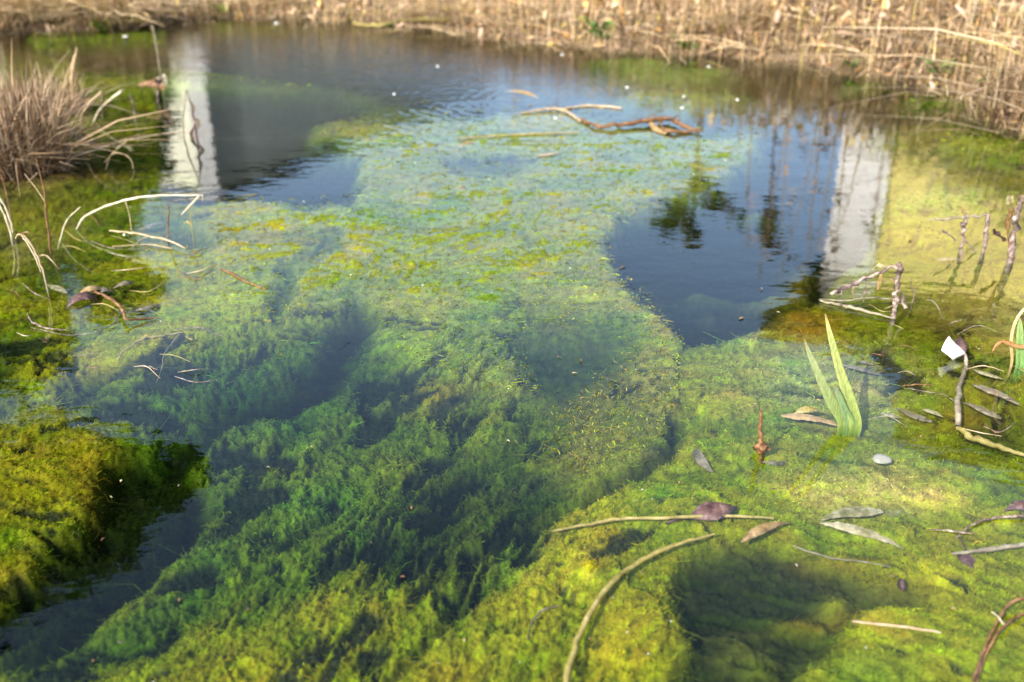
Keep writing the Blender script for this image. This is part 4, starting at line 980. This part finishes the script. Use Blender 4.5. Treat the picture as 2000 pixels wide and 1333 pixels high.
# ------------------------------------------------------------------ iris shoots
def iris(label, blades, foot, group='iris shoots'):
    b = P(*foot); Y = float(b[1]); root = empty('iris_plant', tuple(b)); thing(root, label, 'iris', group)
    for pts, w, cb, ct, dy in blades:
        q = [PY(x, y, Y + dy * i / (len(pts) - 1)) for i, (x, y) in enumerate(pts)]
        q = [q[0] + np.array([0, 0, -.03])] + q
        sc = Y / math.cos(PITCH) / FPX
        V, F = blade(q, [k * sc for k in w], side=(1, .25, 0), fold=.35, thick=.0012, smooth_n=6)
        t = np.linspace(0, 1, len(V) // 6)
        t = np.concatenate([np.repeat(t, 3)] * 2)[:, None]
        cc = np.array(cb) * (1 - t) + np.array(ct) * t
        tip = np.clip((t - .90) / .1, 0, 1); cc = cc * (1 - tip) + np.array([0.30, 0.20, 0.08]) * tip
        mk('blade', V - b, F, M['iris'], cc, smooth=True, parent=root)
    return root
GB, GT, GP = (0.15, 0.23, 0.05), (0.33, 0.36, 0.13), (0.31, 0.36, 0.19)
iris('three young green iris blades rising from the water at lower right', [
    ([(1668, 828), (1655, 775), (1640, 728), (1622, 660), (1612, 614)], [26, 29, 25, 19, 12, 2], GB, GT, .03),
    ([(1644, 824), (1622, 785), (1602, 742), (1584, 700), (1571, 664)], [22, 25, 21, 17, 11, 2], GB, GP, .0),
    ([(1660, 830), (1648, 800), (1638, 772), (1631, 752)], [22, 20, 15, 10, 2], (0.12, 0.23, 0.08), (0.24, 0.34, 0.18), -.01)], (1655, 832))
iris('short green iris shoot at the right edge with a dry arching leaf', [
    ([(1990, 712), (1990, 670), (1991, 640), (1992, 622)], [18, 20, 17, 12, 2], (0.10, 0.24, 0.06), (0.3, 0.4, 0.16), 0),
    ([(1998, 716), (1999, 690), (2000, 664), (2000, 652)], [20, 20, 14, 8, 2], (0.10, 0.24, 0.06), (0.25, 0.36, 0.12), .01),
    ([(1976, 706), (1974, 670), (1980, 636), (1996, 608), (2020, 592)], [4, 5, 6, 6, 6, 5], (0.35, 0.26, 0.10), (0.62, 0.54, 0.34), 0),
    ([(2012, 684), (1985, 676), (1960, 668), (1946, 674), (1938, 686)], [10, 10, 9, 7, 5, 2], (0.42, 0.24, 0.10), (0.35, 0.16, 0.06), -.01)], (1992, 716))

# ------------------------------------------------------------------ leaves, scraps and foam on the water
def leaf(label, p0, p1, w, mat, z=.001, arch_=.0, fold=.25, name='fallen_leaf', bend=0.0, group='fallen leaves in the pond', cat='leaf', prof=(.08, .7, 1, .95, .6, .06), stem=0):
    rq = np.random.default_rng(int(p0[0] * 3 + p0[1])); prof = [(.1, .75, 1, .9, .55, .06), (.25, 1, .9, .7, .4, .05), (.06, .45, .8, 1, .85, .25), (.4, .9, 1, .7, .9, .5)][int(p0[0]) % 4]; prof = [k * rq.uniform(.9, 1.1) for k in prof]; bend = bend + rq.normal(0, .05)
    z = z - .007 if name == 'fallen_leaf' else z
    a = P(*p0, z); b = P(*p1, z); sc = float(scale_at((p0[1] + p1[1]) / 2))
    d = b - a; L_ = np.linalg.norm(d); n_ = np.array([-d[1], d[0], 0]) / (L_ + 1e-9)
    t = np.linspace(0, 1, 6)
    pts = a + d * t[:, None] + n_ * (bend * L_ * 4 * t * (1 - t))[:, None] + np.array([0, 0, 1]) * (arch_ * 4 * t * (1 - t))[:, None]
    g = blade(pts, [k * w * sc for k in prof], side=n_, fold=fold, thick=.0008, smooth_n=5)
    rs = np.random.default_rng(len(label) * 7 + int(p0[0]))
    V = g[0] + rs.normal(0, .0003, g[0].shape) * min(1, w / 20)
    if stem:
        g = join_geo([(V, g[1]), tube([a + d * .1, a - d * stem * .5 + n_ * .1 * L_ * stem, a - d * stem], [w * sc * .06, w * sc * .05, w * sc * .04], 5, 3, .1)]); V = g[0]
    return single(name, (V, g[1]), M[mat], label, cat, group)
leaf('crumpled dark brown leaf on the algae above the ochre reed', (1348, 1012), (1440, 992), 60, 'dark_leaf', .002, .010, .5, bend=.06, stem=.5)
leaf('curled tan leaf at the top of the lower pool', (1448, 1060), (1542, 1022), 24, 'tan_leaf', .002, .006, .6, bend=.12)
leaf('long pale leaf pointing to the lower right', (1600, 1022), (1764, 1072), 30, 'pale_leaf', .001, .003, .3, bend=.03)
leaf('whitish lens-shaped leaf above the long pale one', (1602, 1018), (1724, 1000), 34, 'pale_leaf', -.001, .002, .2, bend=.03)
leaf('pale sunken leaf between the lens-shaped leaf and the bare silt', (1716, 1010), (1790, 990), 34, 'pale_leaf', -.008, .0, .2)
leaf('yellowed leaf lying at the foot of the iris blades', (1525, 812), (1650, 838), 26, 'tan_leaf', .001, .004, .3)
leaf('rounded green-brown leaf against the yellowed one', (1552, 808), (1606, 806), 24, 'olive_stem', .002, .006, .4)
leaf('sunken greyish leaf under the iris blades', (1640, 712), (1722, 734), 18, 'grey_leaf', -.004, .002, .3)
leaf('thin sunken leaf right of the iris tips', (1662, 708), (1715, 716), 8, 'grey_leaf', -.003, .002, .3)
leaf('grey sunken leaf below the curved grey stem', (1878, 786), (1955, 818), 20, 'grey_leaf', .0, .003, .3)
leaf('longer grey leaf near the right edge above it', (1900, 752), (1992, 792), 24, 'grey_leaf', .001, .004, .3)
leaf('pale tan leaf below the right iris shoot', (1900, 722), (1960, 742), 16, 'pale_leaf', .0, .002, .3)
leaf('lavender-grey leaf right of the mirrored sky edge', (1750, 798), (1820, 824), 20, 'grey_leaf', -.002, .002, .3)
leaf('small whitish leaf beside the lavender-grey one', (1800, 800), (1842, 816), 14, 'pale_leaf', -.001, .002, .3)
leaf('cream leaf fragment left of the lavender-grey leaf', (1720, 808), (1760, 818), 16, 'pale_leaf', -.002, .001, .2)
leaf('dark wet leaf standing behind the white scrap', (1880, 702), (1874, 664), 24, 'dark_leaf', .004, .012, .5)
leaf('purple-brown leaf at the right edge above the sunken reed', (1962, 998), (2030, 984), 34, 'dark_leaf', .002, .006, .5)
leaf('black leaf hanging on a stem near the right edge', (1884, 1078), (1900, 1112), 32, 'dark_leaf', .0, .004, .5, stem=.9)
leaf('dull purple leaf sunk near the bottom right', (1724, 1290), (1770, 1324), 26, 'dark_leaf', -.006, .002, .3)
leaf('pinkish sunken leaf below the brown stub', (1470, 900), (1540, 898), 36, 'grey_leaf', -.006, .002, .2)
leaf('grey-brown leaf half buried left of the brown stub', (1360, 876), (1392, 924), 26, 'grey_leaf', -.003, .003, .3)
leaf('curled brown leaf heap on the left algae', (130, 604), (188, 580), 40, 'dark_leaf', .003, .016, .6)
leaf('ragged grey leaf right of the curled brown heap', (180, 578), (222, 572), 24, 'grey_leaf', .003, .010, .5)
leaf('small grey leaf lying on green left of the small sky patch', (222, 564), (260, 552), 20, 'grey_leaf', .003, .006, .5)
leaf('tan leaf leaning on the curled brown heap', (150, 585), (205, 566), 24, 'tan_leaf', .008, .012, .5)
leaf('dark wet leaf under the rusty knee stem', (250, 612), (320, 594), 18, 'grey_leaf', .001, .004, .4)
leaf('pale leaf lying on green under the arching pale stem', (268, 452), (318, 436), 18, 'pale_leaf', .001, .004, .3)
leaf('bleached leaf on the left algae below the hooked stem', (92, 556), (132, 574), 16, 'pale_leaf', .0, .002, .3)
leaf('brown curled leaf floating at the edge of the far ripples', (988, 178), (1052, 194), 14, 'tan_leaf', .003, .008, .5)
leaf('small cream leaf beside the far branch', (1150, 262), (1120, 252), 8, 'pale_leaf', .003, .004, .4)
leaf('orange leaf cluster on the pale mat below the long reed', (892, 290), (936, 278), 14, 'tan_leaf', .003, .006, .5)
leaf('dark leaf floating at the right end of the pale mat', (1352, 326), (1398, 332), 10, 'dark_leaf', .002, .003, .3)
leaf('dark curled leaf on the pale mat left of the open water', (1150, 398), (1200, 392), 8, 'dark_leaf', .002, .004, .4)
leaf('tiny dark leaf floating in front of the mirrored white wall', (1674, 414), (1684, 418), 7, 'dark_leaf', .001, .002, .3)
leaf('grey leaf island on the water mirroring the yellow wall', (1828, 508), (1874, 506), 16, 'grey_leaf', .001, .002, .2)
leaf('tiny upright brown leaf on the pale mat', (900, 376), (912, 366), 14, 'brown_stem', .002, .006, .5)

for i in range(40):
    left = i < 24
    x, y = (rng.uniform(-10, 400), rng.uniform(420, 740)) if left else (rng.uniform(1640, 2000), rng.uniform(560, 900))
    a = rng.normal(.15, .45); l = rng.uniform(25, 95); k = rng.normal(0, .12) * l
    lie('thin loose %s straw lying %s' % (['tan', 'rusty brown', 'dark', 'olive', 'grey'][i % 5], ('in the upper part of the left shallows' if y < 580 else 'in the lower part of the left shallows') if left else ('among the right-hand twigs' if y < 730 else 'among the sunken leaves at the right')), [(x, y), (x + l * .5 * math.cos(a), y + l * .3 * math.sin(a) + k), (x + l * math.cos(a), y + l * .6 * math.sin(a))],
        [1.2, 1.8, .8], ['straw', 'brown_stem', 'twig', 'olive_stem', 'grey_stem'][i % 5], [-.003, rng.uniform(-.002, .005), -.002], name='loose_straw', cat='straw', group='loose straws in the left shallows' if left else 'loose straws at the right')
# brown stub with its knobbly foot
st = P(1490, 884); Yb = float(st[1]); root = empty('stick_stub', tuple(st)); thing(root, 'short brown stick stub standing in the algae left of the iris', 'stick')
g = tube([PY(1490, 892, Yb) + np.array([0, 0, -.02]), PY(1487, 866, Yb), PY(1484, 835, Yb), PY(1488, 804, Yb)], [.0032, .0027, .0021, .0016], 8, 5, .12, 3)
mk('stem', g[0] - st, g[1], M['brown_stem'], smooth=True, parent=root)
g = tube([PY(1480, 886, Yb), PY(1490, 874, Yb - .004), PY(1502, 880, Yb - .006)], [.002, .0062, .002], 9, 5, .22, 5)
mk('knob', g[0] - st, g[1], M['brown_stem'], smooth=True, parent=root)

# white scrap of plastic
q = [P(1853, 657), P(1884, 690), P(1862, 705), P(1838, 684)]
Yc = float(P(1860, 700)[1])
q = [PY(1853, 657, Yc + .004), PY(1884, 690, Yc), PY(1863, 705, Yc - .006), PY(1838, 685, Yc - .002)]
def patch(q, n=8, th=.0012, wob=.0024):
    u = np.linspace(0, 1, n); V = []
    nn = np.cross(q[1] - q[0], q[3] - q[0]); nn /= np.linalg.norm(nn)
    for a in u:
        for b in u:
            V.append(q[0] * (1 - a) * (1 - b) + q[1] * a * (1 - b) + q[2] * a * b + q[3] * (1 - a) * b + nn * wob * math.sin(5 * a + 3 * b))
    V = np.array(V); m = len(V); V = np.concatenate([V, V - nn * th])
    F = []
    for i in range(n - 1):
        for j in range(n - 1):
            a = i * n + j
            F += [(a, a + 1, a + n + 1, a + n), (m + a + n, m + a + n + 1, m + a + 1, m + a)]
    for i in range(n - 1):
        for a, b in ((i, i + 1), ((n - 1) * n + i + 1, (n - 1) * n + i), ((i + 1) * n, i * n), (i * n + n - 1, (i + 1) * n + n - 1)):
            F.append((b, a, m + a, m + b))
    return V, np.array(F)
single('plastic_scrap', patch(q), M['plastic'], 'white four-cornered plastic scrap sticking out of the right algae', 'litter')
# half-sunk mussel shell
def dome(cx, cy, rx, ry, hz, z0, nu=18, nv=6, flat=1.0):
    c = P(cx, cy, z0); s_ = float(scale_at(cy)); V = []; F = []
    rx *= s_; ryw = ry * s_ * 2.0
    for i in range(nv + 1):
        f = i / nv * math.pi / 2 * .98
        for k in range(nu):
            a = 2 * math.pi * k / nu
            rr = math.cos(f) * (1 + .06 * math.cos(3 * a + 1))
            V.append((c[0] + rx * rr * math.cos(a), c[1] + ryw * rr * math.sin(a), c[2] + hz * math.sin(f)))
    for i in range(nv):
        for k in range(nu):
            F.append((i * nu + k, i * nu + (k + 1) % nu, (i + 1) * nu + (k + 1) % nu, (i + 1) * nu + k))
    return np.array(V), np.array(F)
single('shell', dome(1722, 898, 19, 8, .005, -.005), M['shell'], 'white oval shell showing above the water over the bare silt', 'shell')
single('snail', dome(1760, 1146, 8, 7, .008, -.012), M['dark_leaf'], 'small round dark snail in the lower pool', 'snail')
single('snail', dome(852, 1216, 9, 7, .008, -.03), M['dark_leaf'], 'tiny dark purple snail in the sunken algae below centre', 'snail')
for i, (x, y, r_) in enumerate([(770, 185, 4), (1225, 172, 6), (1085, 232, 6), (1335, 190, 4), (1332, 212, 5), (1098, 108, 6), (1045, 80, 7), (855, 131, 5), (540, 46, 8), (245, 72, 9), (1384, 131, 5), (1440, 196, 5), (243, 460, 4), (232, 288, 4)]):
    single('foam_fleck', dome(x, y, r_ * .6, r_ * .33, .0035, -.001, 10, 4), M['foam'], 'tiny white foam fleck afloat on the water', 'foam', 'white foam flecks on the water')
for i in range(48):
    x, y = rng.uniform(150, 1950), rng.uniform(420, 1310)
    fm = ['tan_leaf', 'pale_leaf', 'brown_stem', 'twig'][i % 4]
    fl = 'tiny %s plant fragment afloat %s' % (['tan', 'pale', 'rusty brown', 'dark'][i % 4], 'on the left algae' if x < 420 else 'on the right-hand algae' if x > 1300 else 'on the pale middle mat' if y < 720 else 'on the dark green algae of the lower middle' if x < 900 else 'near the bottom centre')
    a = rng.uniform(0, 6.28); l = rng.uniform(4, 11)
    leaf(fl, (x, y), (x + l * math.cos(a), y + .6 * l * math.sin(a)), rng.uniform(2, 5), fm, .0012, .001, .3, name='plant_fragment', group='tiny plant fragments afloat', cat='plant fragment')

# ------------------------------------------------------------------ bank plants
def green_plant(label, c, n, size, cols=((0.05, 0.16, 0.02), (0.08, 0.22, 0.03), (0.12, 0.26, 0.04))):
    root = empty('green_plant', tuple(c)); thing(root, label, 'plant', 'green plants on the far bank')
    for k in range(n):
        a = 6.283 * k / n + rng.normal(0, .3); l = size * rng.uniform(.6, 1.2); e = rng.uniform(.2, .9)
        t = np.linspace(0, 1, 4)
        p = np.stack([np.cos(a) * l * t, np.sin(a) * l * t, l * e * np.sin(t * 2.2)], 1)
        V, F = blade(p, [l * .08, l * .4, l * .34, l * .04], side=(-math.sin(a), math.cos(a), 0), fold=.3, thick=.0008, smooth_n=3)
        mk('leaf', V, F, M['foliage'], np.tile(np.array(cols[k % 3]), (len(V), 1)), smooth=True, parent=root)
    return root
green_plant('green leafy plant at the waterline of the top centre bank', shore(1165, .02) + np.array([0, 0, .02]), 9, .07)
green_plant('dark green leafy plant at the waterline of the right bank', shore(1830, .01) + np.array([0, 0, .015]), 11, .06)
green_plant('dark green plant high on the right bank among dry leaves', shore(1880, .35) + np.array([0, 0, .06]), 8, .06)
green_plant('yellow-green sprout at the waterline left of top centre', shore(430, .0) + np.array([0, 0, .01]), 8, .06, ((0.2, 0.24, 0.04), (0.26, 0.24, 0.06), (0.14, 0.22, 0.03)))
green_plant('small green sprout below the yellow stem at the far centre', shore(760, -.02) + np.array([0, 0, .005]), 7, .04)
green_plant('bright green sprout at the waterline between the ripples and the right bank', shore(1330, .0) + np.array([0, 0, .01]), 8, .05)
green_plant('green shoot at the waterline above the mirrored white corner', shore(1660, .0) + np.array([0, 0, .01]), 7, .045)
green_plant('green weed under the drooping tuft in the top left', shore(200, -.02) + np.array([0, 0, .005]), 10, .05, ((0.14, 0.24, 0.03), (0.2, 0.26, 0.04), (0.1, 0.2, 0.02)))
green_plant('green weed at the right bank corner', shore(1915, .02) + np.array([0, 0, .01]), 9, .05)
def bank_stalk(label, px, t, h, lean, r=.0035, fork=False, group='tall dry stalks on the far bank', mat='straw'):
    b = shore(px, t); root = empty('dry_stalk', tuple(b)); thing(root, label, 'stalk', group)
    p = [np.zeros(3) - [0, 0, .03], np.array([lean * h * .3, 0, h * .5]), np.array([lean * h, rng.normal(0, .03), h])]
    g = tube(p, [r, r * .8, r * .4], 6, 5, .08, px); mk('stem', g[0], g[1], M[mat], smooth=True, parent=root)
    if fork:
        g = tube([p[1] * .5, p[1] + np.array([-.03, 0, .0]), np.array([-lean * h * .9, 0, h * .95])], [r * .9, r * .8, r * .4], 6, 5, .08); mk('fork', g[0], g[1], M[mat], smooth=True, parent=root)
    for k in range(int(h * 14)):
        z = rng.uniform(.15, .95); a = rng.uniform(0, 6.283); l = rng.uniform(.03, .07)
        q0 = np.array([np.interp(z, [0, .5, 1], [0, lean * h * .3, lean * h]), 0, h * z]); d = np.array([math.cos(a), math.sin(a), -.5])
        V, F = blade([q0, q0 + d * l * .5 + [0, 0, .012], q0 + d * l], [.003, l * .3, .002], side=(-math.sin(a), math.cos(a), .3), fold=.5, smooth_n=3)
        mk('leaf', V, F, M['plant'], np.tile(LIT[rng.integers(0, 8)] * .9, (len(V), 1)), smooth=True, parent=root)
    return root
bank_stalk('forked pale stalk on the far right bank', 1800, .18, .32, .12, .007, True, mat='pale_straw')
for px_, t, h, ln in [(1455, .2, .62, .05), (1485, .3, .75, -.06), (1510, .15, .55, .1), (1530, .35, .8, .02), (1552, .2, .7, -.1), (1575, .3, .78, .08), (1598, .16, .6, -.04), (1618, .4, .85, .05), (1640, .2, .66, -.12), (1670, .3, .6, .1), (1700, .2, .5, -.05)]:
    bank_stalk('thin dry stalk in the row on the bank above the mirrored white corner', px_, t, h, ln, .0028)
for px_, t, h, ln, lb_ in [(1250, .2, .4, .1, 'dry leafy stalk on the bank right of the green plant'), (1060, .15, .36, -.1, 'dry leafy stalk on the bank above the far ripples'), (930, .2, .34, .05, 'dry leafy stalk near the top centre of the bank'), (1960, .2, .5, -.1, 'dry leafy stalk in the top right corner'), (680, .15, .2, .1, 'short dry stalk left of the top centre'), (1900, .3, .45, .08, 'dry leafy stalk beside the dark green plant high on the right bank')]:
    bank_stalk(lb_, px_, t, h, ln, .0035)

# gas bubbles caught in the algae (too many and too small to count)
NB = 200
bx, by = rng.uniform(0, 2000, NB), rng.uniform(300, 1330, NB)
bv, _, bz_, _ = bed_at(bx, by)
kb = (bz_.argmax(1) != 4) & (bv[:, 2] > -.012); bx, by, bv = bx[kb], by[kb], bv[kb]; NB = len(bx)
ico = np.array([(0, 0, 1), (.89, 0, .45), (.28, .85, .45), (-.72, .53, .45), (-.72, -.53, .45), (.28, -.85, .45)])
icf = np.array([(0, 1, 2), (0, 2, 3), (0, 3, 4), (0, 4, 5), (0, 5, 1)])
rb = scale_at(by) * rng.uniform(.8, 2.2, NB)
BVv = (ico[None] * rb[:, None, None] + np.column_stack([bv[:, 0], bv[:, 1], np.maximum(bv[:, 2], -.004)])[:, None, :]).reshape(-1, 3)
o = mk('gas_bubbles', BVv, (icf[None] + (np.arange(NB) * 6)[:, None, None]).reshape(-1, 3), M['foam'], smooth=True)
thing(o, 'tiny pale gas bubbles caught all over the algae', 'bubbles', kind='stuff')
